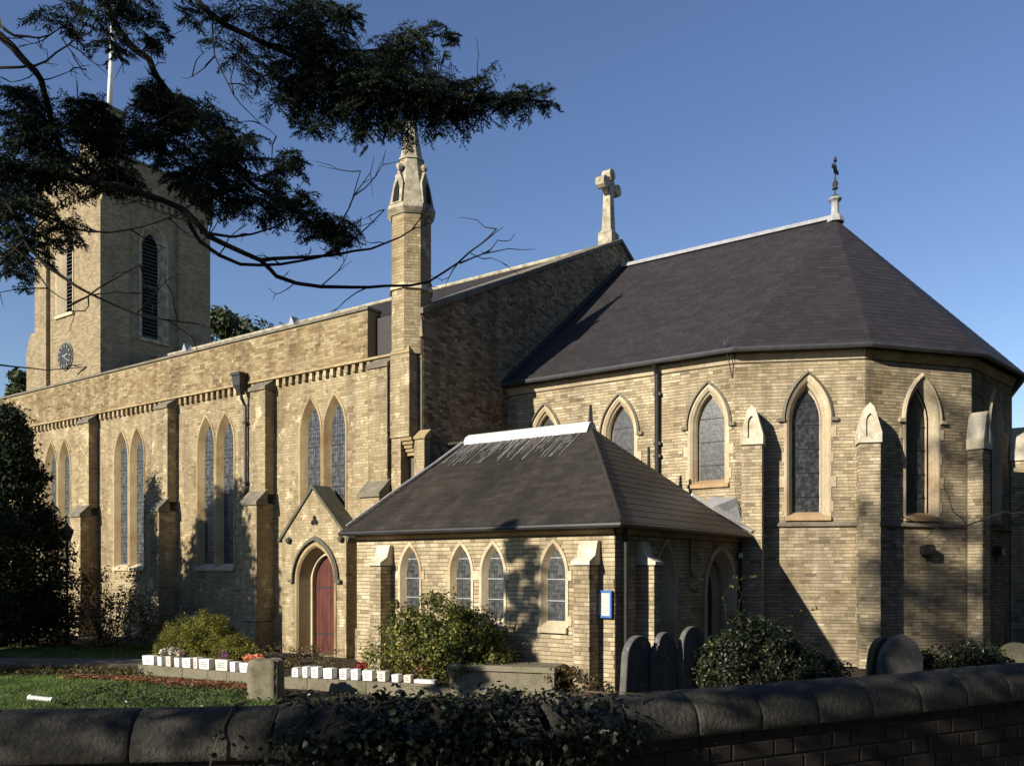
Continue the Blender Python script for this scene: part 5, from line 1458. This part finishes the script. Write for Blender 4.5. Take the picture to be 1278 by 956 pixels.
plant('shrub', (-4.95, 14.2, 0), "dark glossy shrub in front of the vestry doorway", 'shrub',
      clump(0.95, 0.7, 1.45, 105, 170, 11, r0=0.24, base=0.1) + [(x + 0.95, y + 0.3, z, *c) for x, y, z, *c in clump(0.55, 0.5, 0.95, 50, 150, 12, r0=0.2, base=0.05)], 0.058, M['darkleaf'], stems=24, seed=12, up=0.4, aspect=0.6)
sp_ = thing('climbing_stem', (-5.5, 14.6, 1.2), "thin leafy shoots rising from the dark shrub beside the doorway arch", 'plant')
mb = MB(); cl_ = []
for pts in ([(0, 0, 0), (-0.1, 0.1, 0.5), (0.15, 0.1, 0.78), (0.55, 0.1, 0.92)], [(0.1, 0, 0.1), (0.25, 0.0, 0.45), (0.2, 0.0, 0.75), (0.12, 0.0, 0.95)], [(0.8, 0.1, 0.1), (1.2, 0.1, 0.25), (1.6, 0.1, 0.32)]):
    P = jag(pts, rc, 0.008); mb.tube([tuple(p) for p in P], 0.004, 4)
    for p in P[3::2]: cl_.append((p[0], p[1], p[2], 0.05, 0.05, 0.05, 5))
link('stem', mb.mesh('stem', M['bark']), sp_)
V, F = leaves(cl_, 0.055, seed=77, up=0.2, aspect=0.6); link('foliage', mesh('foliage', V, F, M['laurel']), sp_)
plant('shrub', (-2.15, 17.3, 0), "low dark shrub at the apse foot right of the pointed gravestone", 'shrub',
      clump(0.85, 0.6, 0.98, 60, 90, 13, r0=0.24, base=0.05), 0.075, M['darkleaf'], stems=16, seed=13, up=0.3, aspect=0.6)
plant('low_plants', (-7.55, 12.05, 0), "brown low plants at the foot of the vestry wall by its corner", 'plants',
      clump(0.9, 0.28, 0.75, 34, 50, 14, r0=0.16, base=0.05, round_=False), 0.06, M['autumn'], stems=26, stem_r=0.008, seed=14, up=0.2)
plant('low_plants', (-13.9, 12.2, 0), "straggly plants behind the right row of white boxes in front of the porch", 'plants',
      clump(1.9, 0.3, 0.62, 40, 50, 15, r0=0.18, base=0.02), 0.05, M['autumn'], stems=20, stem_r=0.007, seed=15, up=0.3)
hd_ = MB()
br_ = thing('bare_branch', (-0.9, 10.6, 1.5), "thin bare branch curving in from the right edge before the apse", 'branch')
for pts, r0_ in (([(0.9, 0.6, 0.4), (0.45, 0.2, 1.15), (0.05, -0.1, 1.32), (-0.28, -0.38, 1.17), (-0.62, -0.62, 1.18), (-0.9, -0.8, 1.3)], 0.014), ([(0.9, 0.6, 0.9), (0.4, 0.25, 1.5), (0.1, 0.0, 1.62)], 0.012),
                 ([(-0.28, -0.38, 1.17), (-0.42, -0.52, 1.40), (-0.5, -0.55, 1.62)], 0.007), ([(-0.5, -0.52, 1.17), (-0.7, -0.7, 1.02)], 0.006)):
    P = jag(pts, rc, 0.012); hd_.tube([tuple(p) for p in P], [r0_ * (1 - 0.6 * i / len(P)) for i in range(len(P))], 5)
hd_.tube([(1.0, 0.7, -1.6), (0.95, 0.65, -0.3), (0.9, 0.6, 0.9)], [0.04, 0.03, 0.014], 6)
link('branch', hd_.mesh('branch', M['bark']), br_)

# grass blades on the lawns
def in_poly(P, poly):
    x, y = P[:, 0], P[:, 1]; ins = np.zeros(len(P), bool); n = len(poly)
    for i in range(n):
        (x1, y1), (x2, y2) = poly[i], poly[(i + 1) % n]
        c = ((y1 > y) != (y2 > y)) & (x < (x2 - x1) * (y - y1) / (y2 - y1 + 1e-12) + x1)
        ins ^= c
    return ins
def scatter(poly, n, seed):
    g = np.random.default_rng(seed)
    a = np.array(poly); P = g.uniform(a.min(0), a.max(0), (n * 3, 2))
    return P[in_poly(P, poly)][:n]
def blades(P, h, w, seed, z=0.015):
    g = np.random.default_rng(seed); n = len(P); an = g.uniform(0, 2 * PI, n); hh = h * g.uniform(0.5, 1.4, n)
    b = np.stack([P[:, 0], P[:, 1], np.full(n, z - 0.005)], 1); s = np.stack([np.cos(an) * w, np.sin(an) * w, 0 * an], 1)
    l = np.stack([-np.sin(an) * hh * 0.45 * g.normal(size=n), np.cos(an) * hh * 0.45 * g.normal(size=n), hh], 1)
    V = np.stack([b - s, b + s, b + l], 1)
    return V.reshape(-1, 3), np.arange(n * 3).reshape(-1, 3)
for poly, n, sd in ((lawn1, 90000, 1), (lawn2, 40000, 2)):
    V, F = blades(scatter(poly, n, sd), 0.045 if sd == 1 else 0.06, 0.006, sd)
    tag(link('grass', mesh('grass', V, F, M['grass'])), kind='stuff', label="short green lawn grass" if sd == 1 else "grass strip beside the nave wall", cat='grass')
# fallen leaves and flower bed
bed = [CZ(-9.0, 17.25), CZ(-7.4, 17.0), CZ(-5.4, 16.1), CZ(-4.4, 15.2), CZ(-4.9, 15.1), CZ(-6.2, 15.6), CZ(-7.8, 16.5), CZ(-9.0, 16.8)]
P = scatter(bed, 2600, 5); g = np.random.default_rng(5)
V, F = leaves([(x, y, 0.04, 0.05, 0.05, 0.02, 2) for x, y in P], 0.07, seed=21, up=2.0, aspect=0.6)
tag(link('leaf_litter', mesh('leaf_litter', V, F, M['litter'])), kind='stuff', label="red-brown fallen leaves along the low kerb", cat='leaves')
P = scatter([CZ(-14, 18.6), CZ(-7.9, 18.2), CZ(-7.6, 17.1), CZ(-14, 17.3)], 240, 6)
V, F = leaves([(x, y, 0.08, 0.12, 0.12, 0.12 * q, 26) for (x, y), q in zip(P, g.uniform(0.4, 1.4, len(P)))], 0.055, seed=22, up=0.7, aspect=0.5)
tag(link('flower_bed', mesh('flower_bed', V, F, M['bed'])), kind='stuff', label="low mixed flower bed between path and lawn", cat='flower bed')
P = scatter([CZ(-7.5, 16.0), CZ(2.5, 13.0), CZ(3.0, 9.5), CZ(-7.5, 9.5)], 2600, 8)
V, F = leaves([(x, y, 0.05, 0.10, 0.10, 0.08, 5) for x, y in P], 0.06, seed=23, up=1.0, aspect=0.5)
tag(link('ground_cover', mesh('ground_cover', V, F, M['darkleaf'])), kind='stuff', label="dark ground cover behind the boundary wall", cat='ground cover')

# ivy over the boundary wall
ivy = thing('ivy', (-2.0, 2.6, 1.4), "dark ivy spilling over the coping of the boundary wall near its middle", 'ivy')
IV = Vector((-2.0, 2.6, 1.4))
ir = random.Random(44)
lf = []
for s_ in (0.019, 0.025, 0.032):
    V = [(0, 0, 0), (-0.5, 0.25, 0.06), (-0.28, 0.75, 0.03), (0, 1.1, 0), (0.28, 0.75, 0.03), (0.5, 0.25, 0.06)]
    lf.append(mesh('leaf', [(x * s_, y * s_, z * s_) for x, y, z in V], [(0, 5, 4, 3), (0, 3, 2, 1)], M['ivy']))
def wallpt(t):    # along the bend, t metres right of the wall corner at (-1.73,2.64)
    if t < -1.9: a, b, tt = WL[1], WL[0], -t - 1.9
    elif t < 0: a, b, tt = WL[2], WL[1], -t
    else: a, b, tt = WL[2], WL[3], t
    L = math.hypot(b[0] - a[0], b[1] - a[1]); c, s = (b[0] - a[0]) / L, (b[1] - a[1]) / L
    sgn = 1 if t >= 0 else -1
    return a[0] + c * tt, a[1] + s * tt, -s * sgn, c * sgn    # point and far-side normal
cnt = 0
bigc = []
for k in range(1300):
    t = ir.gauss(-0.35, 0.26) if ir.random() < 0.8 else ir.uniform(-0.95, 0.35)
    if not -1.5 < t < 0.75: continue
    x, y, nx_, ny_ = wallpt(t)
    v = ir.random()
    if v < 0.45:   # hanging on the street face
        d = -0.16 - ir.random() * 0.05; z = TOPB + 0.06 - abs(ir.gauss(0, 0.11)) * (1.0 if abs(t + 0.45) < 0.6 else 0.45)
    elif v < 0.75:
        d = ir.uniform(-0.15, 0.12); z = TOPB + 0.10 + 0.02 + ir.random() * 0.04 - abs(d) * 0.35
    else:
        d = ir.uniform(0.1, 0.4); z = TOPB + ir.uniform(-0.2, 0.12)
    p = (x + nx_ * d - IV.x, y + ny_ * d - IV.y, z - IV.z)
    if z < 1.1: continue
    if cnt < 280 and v < 0.75 and ir.random() < 0.45:
        o = link('leaf', lf[ir.randrange(3)], ivy, p); o.rotation_euler = (ir.uniform(-1.2, 0.6), ir.uniform(-.7, .7), R(35) + ir.uniform(-1.4, 1.4) + (PI if ir.random() < .5 else 0)); cnt += 1
    else:
        bigc.append((*p, 0.05, 0.05, 0.05, 8))
V, F = leaves(bigc, 0.025, seed=24, up=0.5, aspect=0.8)
link('leaf', mesh('leaf', V, F, M['ivy']), ivy)['kind'] = 'stuff'
mb = MB()
for k in range(26):
    t = ir.uniform(-1.2, 0.4); x, y, nx_, ny_ = wallpt(t)
    P = []
    for j in range(6):
        P.append((x + nx_ * (0.12 - 0.06 * j) - IV.x + ir.gauss(0, .03), y + ny_ * (0.12 - 0.06 * j) - IV.y + ir.gauss(0, .03), TOPB + 0.15 - 0.002 * (j - 2) ** 2 * (12 if j > 3 else 2) - IV.z))
    mb.tube(P, 0.004, 4)
link('stem', mb.mesh('stem', M['twig']), ivy)
plant('shrub', (-4.6, 7.2, 0), "dark scrubby shrub rising behind the ivy-covered stretch of wall", 'shrub',
      clump(1.5, 0.8, 1.02, 80, 130, 17, r0=0.25, base=0.1), 0.05, M['darkleaf'], stems=20, seed=17, up=0.4, aspect=0.6)

# ---------------------------------------------------------------- gravestones
def gravestone(loc, rz, w, h, t, shape, mat, label, tilt=(0, 0)):
    th = thing('gravestone', loc, label, 'gravestone', 'gravestones in the churchyard', R(rz))
    th.rotation_euler = (R(tilt[0]), R(tilt[1]), R(rz))
    if shape == 'round': prof = [(-w / 2, -0.1), (w / 2, -0.1), (w / 2, h - w * 0.42)] + [(w / 2 * math.cos(PI * k / 12), h - w * 0.42 + w * 0.42 * math.sin(PI * k / 12)) for k in range(1, 12)] + [(-w / 2, h - w * 0.42)]
    elif shape == 'gothic':
        A = arch(0, w / 2, -0.1, h - w * 0.62, w * 0.62, 7); prof = A[::-1]
    else:   # shouldered
        q = w / 2
        prof = [(-q, -0.1), (q, -0.1), (q, h - 0.34), (q * 0.86, h - 0.30), (q * 0.8, h - 0.20)] + [(q * 0.66 * math.cos(PI * k / 8), h - 0.2 + 0.2 * math.sin(PI * k / 8)) for k in range(0, 9)] + [(-q * 0.8, h - 0.20), (-q * 0.86, h - 0.30), (-q, h - 0.34)]
    # bevelled edge
    c = (0, h * 0.5)
    ins = [(x * 0.965, c[1] + (z - c[1]) * 0.985) for x, z in prof]
    n = len(prof); V = [(x, -t / 2, z) for x, z in ins] + [(x, -t / 2 + 0.015, z) for x, z in prof] + [(x, t / 2 - 0.015, z) for x, z in prof] + [(x, t / 2, z) for x, z in ins]
    F = [tuple(range(n)), tuple(range(3 * n, 4 * n))[::-1]]
    for j in range(3):
        F += [(j * n + i, (j + 1) * n + i, (j + 1) * n + (i + 1) % n, j * n + (i + 1) % n) for i in range(n)]
    link('slab', mesh('slab', V, F, mat), th)
    link('base', MB().box(-w * 0.6, w * 0.6, -t * 0.9, t * 0.9, -0.1, 0.07).mesh('base', mat), th)
    return th
gravestone((-6.24, 12.40, 0), 88, 0.86, 1.12, 0.12, 'round', M['grave'], "round-topped grey gravestone at the vestry corner, its edge sunlit", (2, 3))
gravestone((-6.05, 13.15, 0), 86, 0.80, 1.14, 0.11, 'shoulder', M['grave'], "shouldered dark gravestone in the middle of the three by the vestry", (0, -2))
gravestone((-5.86, 13.85, 0), 84, 0.78, 1.20, 0.10, 'round', M['grave'], "gravestone nearest the doorway with a pale streak on its rounded top", (-1, 2))
gravestone((-3.38, 16.35, 0), 70, 0.60, 0.98, 0.12, 'gothic', M['grave_moss'], "moss-covered leaning gravestone at the apse foot", (3, 10))
gravestone((-2.95, 16.25, 0), 48, 0.88, 1.04, 0.13, 'gothic', M['grave'], "wide pointed gravestone before the apse, right of the mossy one", (0, 2))
gravestone((-1.30, 17.9, 0), 20, 0.62, 0.86, 0.12, 'round', M['grave_moss'], "small round gravestone at the right edge behind the wall", (0, 3))

# ---------------------------------------------------------------- low kerb, boxes, tomb, block, tube
def seg_frame(p, q): return Frame(p[0], p[1], math.degrees(math.atan2(q[1] - p[1], q[0] - p[0])))
kerbs = [((-16.62, 10.02), (-13.15, 10.40), "low stone kerb under the left row of white boxes"), ((-12.45, 10.40), (-9.45, 11.22), "low stone kerb under the right row of white boxes")]
KF = []
for p, q, lab in kerbs:
    L = math.hypot(q[0] - p[0], q[1] - p[1]); fr = seg_frame(p, q); KF.append((fr, L))
    t = thing('low_kerb', (p[0], p[1], 0), lab, 'kerb', 'low kerbs carrying the boxes', fr.a)
    u = 0.0; kr = random.Random(int(L * 10)); 
    while u < L - 0.05:
        w = min(kr.uniform(0.5, 0.75), L - u)
        link('kerb_stone', MB().box(u + 0.006, u + w - 0.006, -0.02 - kr.uniform(0, .012), 0.26, -0.05, 0.19 + kr.uniform(0, .01)).mesh('kerb_stone', M['tomb']), t)
        u += w
bx = random.Random(3)
def pot(fr, u, w, h, kind, label, tex=True, plant_mat=None, yaw=0.0):
    x, y, _ = fr.w(u, 0.10)
    t = thing('white_box', (x, y, 0.20), label, 'box', 'white boxes standing on the low kerbs', fr.a + yaw)
    a, b = w / 2, 0.075; wt = 0.008
    m = MB()
    body = [(-a * 0.92, -b), (a * 0.92, -b), (a * 0.92, b), (-a * 0.92, b)]; top = [(-a, -b * 1.1), (a, -b * 1.1), (a, b * 1.1), (-a, b * 1.1)]
    if kind == 'arch':
        A = arch(0, a, 0, h * 0.72, h * 0.28, 6); m.prism_y(-b, b, A[::-1])
    else:
        m.prism_z(0, h, body, top)
    link('body', m.mesh('body', M['white_plastic'] if kind != 'cream' else M['cream_plastic']), t)
    if tex:
        g_ = MB(); yy = -b * 1.1 - 0.004
        for j in range(3):
            ww = a * bx.uniform(0.35, 0.7); zz = h * (0.26 + 0.19 * j)
            g_.box(-ww, ww * bx.uniform(0.3, 1), yy, yy + 0.006, zz, zz + h * 0.10)
        link('print', g_.mesh('print', M['grey_print']), t)
    if plant_mat:
        V, F = leaves([(0, 0, h + 0.09, a * 0.8, 0.09, 0.08, 60)], 0.05, seed=int(u * 50), up=0.8, aspect=0.7)
        link('blooms', mesh('blooms', V, F, plant_mat), t)
        V, F = leaves([(0, 0, h + 0.02, a * 0.8, 0.08, 0.07, 50)], 0.05, seed=int(u * 50) + 1, up=0.8, aspect=0.4)
        link('leaves', mesh('leaves', V, F, M['bed']), t)
    return t
BH = (0.16, 0.21)
fr, L = KF[0]
s0 = L / 136.0
row1 = [(184, 200, 'w', "leftmost box of the left row, wide with a dark mark", None), (203, 209, 'w', "narrow white box second from the left in the left row", 'petal_white'), (213, 219, 'cream', "narrow pinkish box third in the left row", 'petal_white'),
        (223, 230, 'w', "white box fourth in the left row under pink blooms", 'petal_pink'), (232, 242, 'w', "tall white box with a blue-grey mark in the left row", None), (245, 250, 'cream', "small cream box in the middle of the left row", None),
        (251, 263, 'w', "broad white box just right of the small cream one", None), (269, 283, 'cream', "broad pinkish box in the left row", 'petal_purple'), (285, 292, 'w', "narrow white box right of the broad pinkish one", None),
        (295, 306, 'w', "white box with dark print, second from the stone block in the left row", 'petal_orange'), (307, 318, 'arch', "arch-topped white box nearest the stone block in the left row", 'petal_orange')]
for x0, x1, kd, lab, pmx in row1:
    pot(fr, ((x0 + x1) / 2 - 182) * s0, (x1 - x0) * s0 * 0.86, bx.uniform(0.17, 0.22), kd, lab, plant_mat=M[pmx] if pmx else None, yaw=bx.uniform(-.1, .1))
fr, L = KF[1]
s0 = L / 172.0
row2 = [(369, 378, 'arch', "arch-topped white box right beside the stone block"), (382, 389, 'w', "shaded narrow box second in the right row"), (392, 402, 'w', "greyish box third in the right row"), (406, 419, 'w', "broad bright box fourth in the right row"),
        (425, 435, 'w', "greyish box below the red flowers"), (438, 447, 'w', "lattice-printed box right of the red flowers"), (451, 464, 'w', "broad bright box in the middle of the right row"), (468, 479, 'cream', "tall cream box in the right row"),
        (484, 493, 'w', "small white box near the end of the right row"), (497, 506, 'cream', "small pinkish box second to last in the right row")]
for k, (x0, x1, kd, lab) in enumerate(row2):
    pot(fr, ((x0 + x1) / 2 - 362) * s0, (x1 - x0) * s0 * 0.82, bx.uniform(0.165, 0.20) if k < 8 else 0.13, kd, lab, yaw=bx.uniform(-.1, .1))
x, y, _ = fr.w((520 - 362) * s0, 0.1)
t = thing('white_box', (x, y, 0.20), "long low white tray at the right end of the right row", 'box', 'white boxes standing on the low kerbs', fr.a)
link('body', MB().box(-0.20, 0.20, -0.07, 0.07, 0, 0.06).mesh('body', M['white_plastic']), t)
def flowers(loc, label, mat, n=160, rx=0.2, rz_=0.1, seed=1):
    t = thing('flowers', loc, label, 'flowers', 'flowers behind the boxes')
    V, F = leaves([(0, 0, 0.30, rx, 0.12, rz_, n)], 0.05, seed=seed, up=0.8, aspect=0.8); link('blooms', mesh('blooms', V, F, mat), t)
    V, F = leaves([(0, 0, 0.16, rx, 0.12, 0.16, n)], 0.06, seed=seed + 1, up=0.5, aspect=0.3); link('leaves', mesh('leaves', V, F, M['bed']), t)
flowers((-11.15, 11.05, 0.12), "deep red flowers behind the right row of boxes", M['petal_red'], 110, 0.17, 0.09, 4)
flowers((-15.95, 10.45, 0.18), "white chrysanthemum heads behind the left end of the boxes", M['petal_white'], 90, 0.34, 0.10, 5)
flowers((-13.75, 10.65, 0.15), "orange flowers behind the right end of the left row", M['petal_orange'], 90, 0.2, 0.07, 6)
flowers((-9.95, 11.45, 0.1), "red and cream stems at the foot of the large shrub", M['litter'], 70, 0.25, 0.12, 8)

blk = thing('stone_block', (-11.55, 9.25, 0), "rough mossy stone block between the two rows of white boxes", 'tomb', rz=R(30))
rb = random.Random(9)
V = []
n = 5
V, F = [], []
N_ = 9
for fi, (o_, a_v, b_v) in enumerate((((-1, -1, 0), (2, 0, 0), (0, 0, 1)), ((1, -1, 0), (0, 2, 0), (0, 0, 1)), ((1, 1, 0), (-2, 0, 0), (0, 0, 1)), ((-1, 1, 0), (0, -2, 0), (0, 0, 1)), ((-1, -1, 1), (2, 0, 0), (0, 2, 0)))):
    b0 = len(V)
    for a in range(N_):
        for b in range(N_):
            p = [o_[t] + a_v[t] * a / (N_ - 1) + b_v[t] * b / (N_ - 1) for t in range(3)]
            x, y, z = p[0] * 0.27, p[1] * 0.19, p[2] * 0.70 - 0.03
            q = 0.014 * (math.sin(x * 23 + z * 17) + math.sin(y * 31 + z * 11 + 1) + math.sin(x * 41 - y * 37 + z * 29))
            e = max(0.0, abs(p[0]) - 0.8) * max(0.0, abs(p[1]) - 0.8) * 4 + max(0.0, p[2] - 0.93) * max(abs(p[0]), abs(p[1])) ** 4 * 0.8
            V.append((x * (1 - e + q), y * (1 - e + q), z + q * (0.8 if p[2] > 0.9 else 0)))
    for a in range(N_ - 1):
        for b in range(N_ - 1):
            c = b0 + a * N_ + b; F.append((c, c + N_, c + N_ + 1, c + 1))
link('block', mesh('block', V, F, M['tomb'], True), blk)
tb = thing('chest_tomb', (-9.25, 11.28, 0), "long low weathered chest tomb in front of the large shrub", 'tomb', rz=math.atan2(0.56, 1.85))
tm = MB().box(0.02, 1.88, 0.02, 0.70, -0.05, 0.47)
link('chest', tm.mesh('chest', M['tomb']), tb)
link('slab', MB().prism_z(0.472, 0.56, [(-0.03, -0.03), (1.93, -0.03), (1.93, 0.75), (-0.03, 0.75)], [(0, 0), (1.90, 0), (1.90, 0.72), (0, 0.72)]).mesh('slab', M['tomb']), tb)
link('plinth', MB().box(-0.9, 2.0, -0.10, 0.8, -0.05, 0.16).mesh('plinth', M['tomb']), tb)
link('corner_post', MB().box(1.70, 1.90, 0.0, 0.16, -0.04, 0.468).mesh('corner_post', M['tomb']), tb)
tu = thing('white_tube', (-14.4, 6.95, 0.05), "white plastic tube lying on the lawn at left", 'tube', rz=R(8))
mm = MB(); mm.tube([(-0.29, 0, 0.0), (-0.26, 0, 0.0), (-0.255, 0, 0.0), (0.27, 0, 0.0)], [0.055, 0.055, 0.045, 0.045], 12)
link('tube', mm.mesh('tube', M['white_plastic'], True), tu)
link('end_cap', MB().tube([(0.262, 0, 0), (0.30, 0, 0)], [0.052, 0.04], 12).mesh('end_cap', M['white_plastic']), tu)
lp = thing('lamp_post', (-24.2, 12.4, 0), "slim black lamp post beside the tall yew", 'lamp post')
link('post', MB().lathe([(0.12, 0), (0.12, 0.25), (0.06, 0.35), (0.05, 1.0), (0.035, 1.1), (0.035, 2.9), (0.05, 2.95), (0.03, 3.0)], 10).mesh('post', M['iron']), lp)
lt = MB().prism_z(3.0, 3.3, [(-0.07, -0.07), (0.07, -0.07), (0.07, 0.07), (-0.07, 0.07)], [(-0.13, -0.13), (0.13, -0.13), (0.13, 0.13), (-0.13, 0.13)])
link('lantern', lt.mesh('lantern', M['glass_vestry']), lp)
link('lantern_roof', MB().lathe([(0.17, 3.3), (0.16, 3.33), (0.06, 3.44), (0.03, 3.46), (0.03, 3.5), (0.0, 3.54)], 10).tube([(-0.02, 0, 2.8), (0.3, 0, 2.82)], 0.012, 5).mesh('lantern_roof', M['iron']), lp)

# ---------------------------------------------------------------- fittings hung on the walls
nb_ = thing('notice_board', (-6.86, 12.50, 1.61), "blue-framed notice board with white papers on the vestry wall", 'notice board')
link('frame', MB().box(-0.15, 0.15, -0.02, 0.04, -0.23, -0.195).box(-0.15, 0.15, -0.02, 0.04, 0.195, 0.23).box(-0.15, -0.115, -0.02, 0.04, -0.195, 0.195).box(0.115, 0.15, -0.02, 0.04, -0.195, 0.195).mesh('frame', M['blue_frame']), nb_)
link('paper', MB().box(-0.115, 0.115, 0.0, 0.035, -0.195, 0.195).mesh('paper', M['paper']), nb_)
pr_ = MB()
for k in range(9): pr_.box(-0.085, 0.085 - 0.03 * (k % 3), -0.003, 0.001, 0.14 - k * 0.035, 0.147 - k * 0.035)
link('print', pr_.mesh('print', M['grey_print']), nb_)
def floodlight(loc, rz, label):
    t = thing('floodlight', loc, label, 'floodlight', 'floodlights on the apse walls', rz)
    b = MB().prism_y(-0.20, -0.04, [(-0.15, -0.10), (0.15, -0.10), (0.15, 0.10), (0.08, 0.14), (-0.08, 0.14), (-0.15, 0.10)])
    link('housing', b.mesh('housing', M['iron']), t)
    link('glass', MB().box(-0.12, 0.12, -0.208, -0.20, -0.08, 0.09).mesh('glass', M['glass_vestry']), t)
    link('bracket', MB().tube([(0, -0.1, -0.1), (0.03, -0.05, -0.18), (0.08, 0.0, -0.26)], 0.012, 5).box(-0.03, 0.03, -0.04, 0.02, -0.05, 0.05).mesh('bracket', M['iron']), t)
fr = FRS[2]; x, y, _ = fr.w(1.62, 0.0)
floodlight((x, y, 2.62), fr.a, "black floodlight below the shaded apse window")
fr = FRS[3]; x, y, _ = fr.w(1.65, 0.0)
floodlight((x, y, 2.62), fr.a, "dark floodlight on the apse wall at the right edge")
bl = thing('wall_lamp', (-6.69, 18.42, 2.50), "round bulkhead lamp on the shaded vestry wall right of the doorway", 'wall lamp', rz=R(90))
link('back_plate', MB().prism_y(-0.03, 0.02, [(0.1 * math.cos(2 * PI * k / 14), 0.1 * math.sin(2 * PI * k / 14)) for k in range(14)]).mesh('back_plate', M['iron']), bl)
dm = MB(); dm.lathe([(0.085, 0.0), (0.08, 0.04), (0.05, 0.075), (0.0, 0.09)], 12)
dm.V = [(x, -0.03 - z, y) for x, y, z in dm.V]
link('globe', dm.mesh('globe', M['white_plastic'], True), bl)
fp = thing('flagpole', (-40.95, 23.1, 25.4), "white flagpole on the tower's stair turret, seen through the cedar", 'flagpole')
link('pole', MB().tube([(0, 0, -0.1), (0.05, 0.1, 3.0), (0.12, 0.2, 7.0)], [0.14, 0.12, 0.08], 10).mesh('pole', M['white_paint'], True), fp)
link('truck', MB().lathe([(0.0, 6.98), (0.10, 7.03), (0.10, 7.1), (0.0, 7.16)], 10, 0.12, 0.2).mesh('truck', M['white_paint']), fp)
link('halyard', MB().tube([(-0.14, 0, 0.3), (-0.02, 0.18, 6.9)], 0.012, 4).mesh('halyard', M['white_paint']), fp)

# evergreens added out of view to cut sky light on the shaded walls
for k, (x, y, h, lab) in enumerate([(5.0, 24.5, 15, "added light-blocking evergreen closest to the apse on its east side"), (4.5, 31.0, 16, "added light-blocking evergreen north-east of the apse"), (7.8, 18.5, 16, "added light-blocking evergreen facing the apse buttresses across the wall"),
                                    (9.5, 12.0, 17, "added tall light-blocking evergreen facing the vestry doorway"), (12.0, 5.5, 17, "added light-blocking evergreen right of the viewpoint"), (12.5, -1.5, 17, "added light-blocking evergreen south-east of the viewpoint"),
                                    (7.5, -8.0, 15, "added light-blocking evergreen behind and right of the viewpoint"), (0.5, -11.0, 14, "added light-blocking evergreen straight behind the viewpoint")]):
    conifer('sky_block_tree', (x, y, 0.6 if k > 2 else 0.0), lab, h, 3.9, 100, 0.5, M['yew'], 80 + k, top=0.5, nper=110, base=0.8, group='unseen evergreens added to cut sky light')
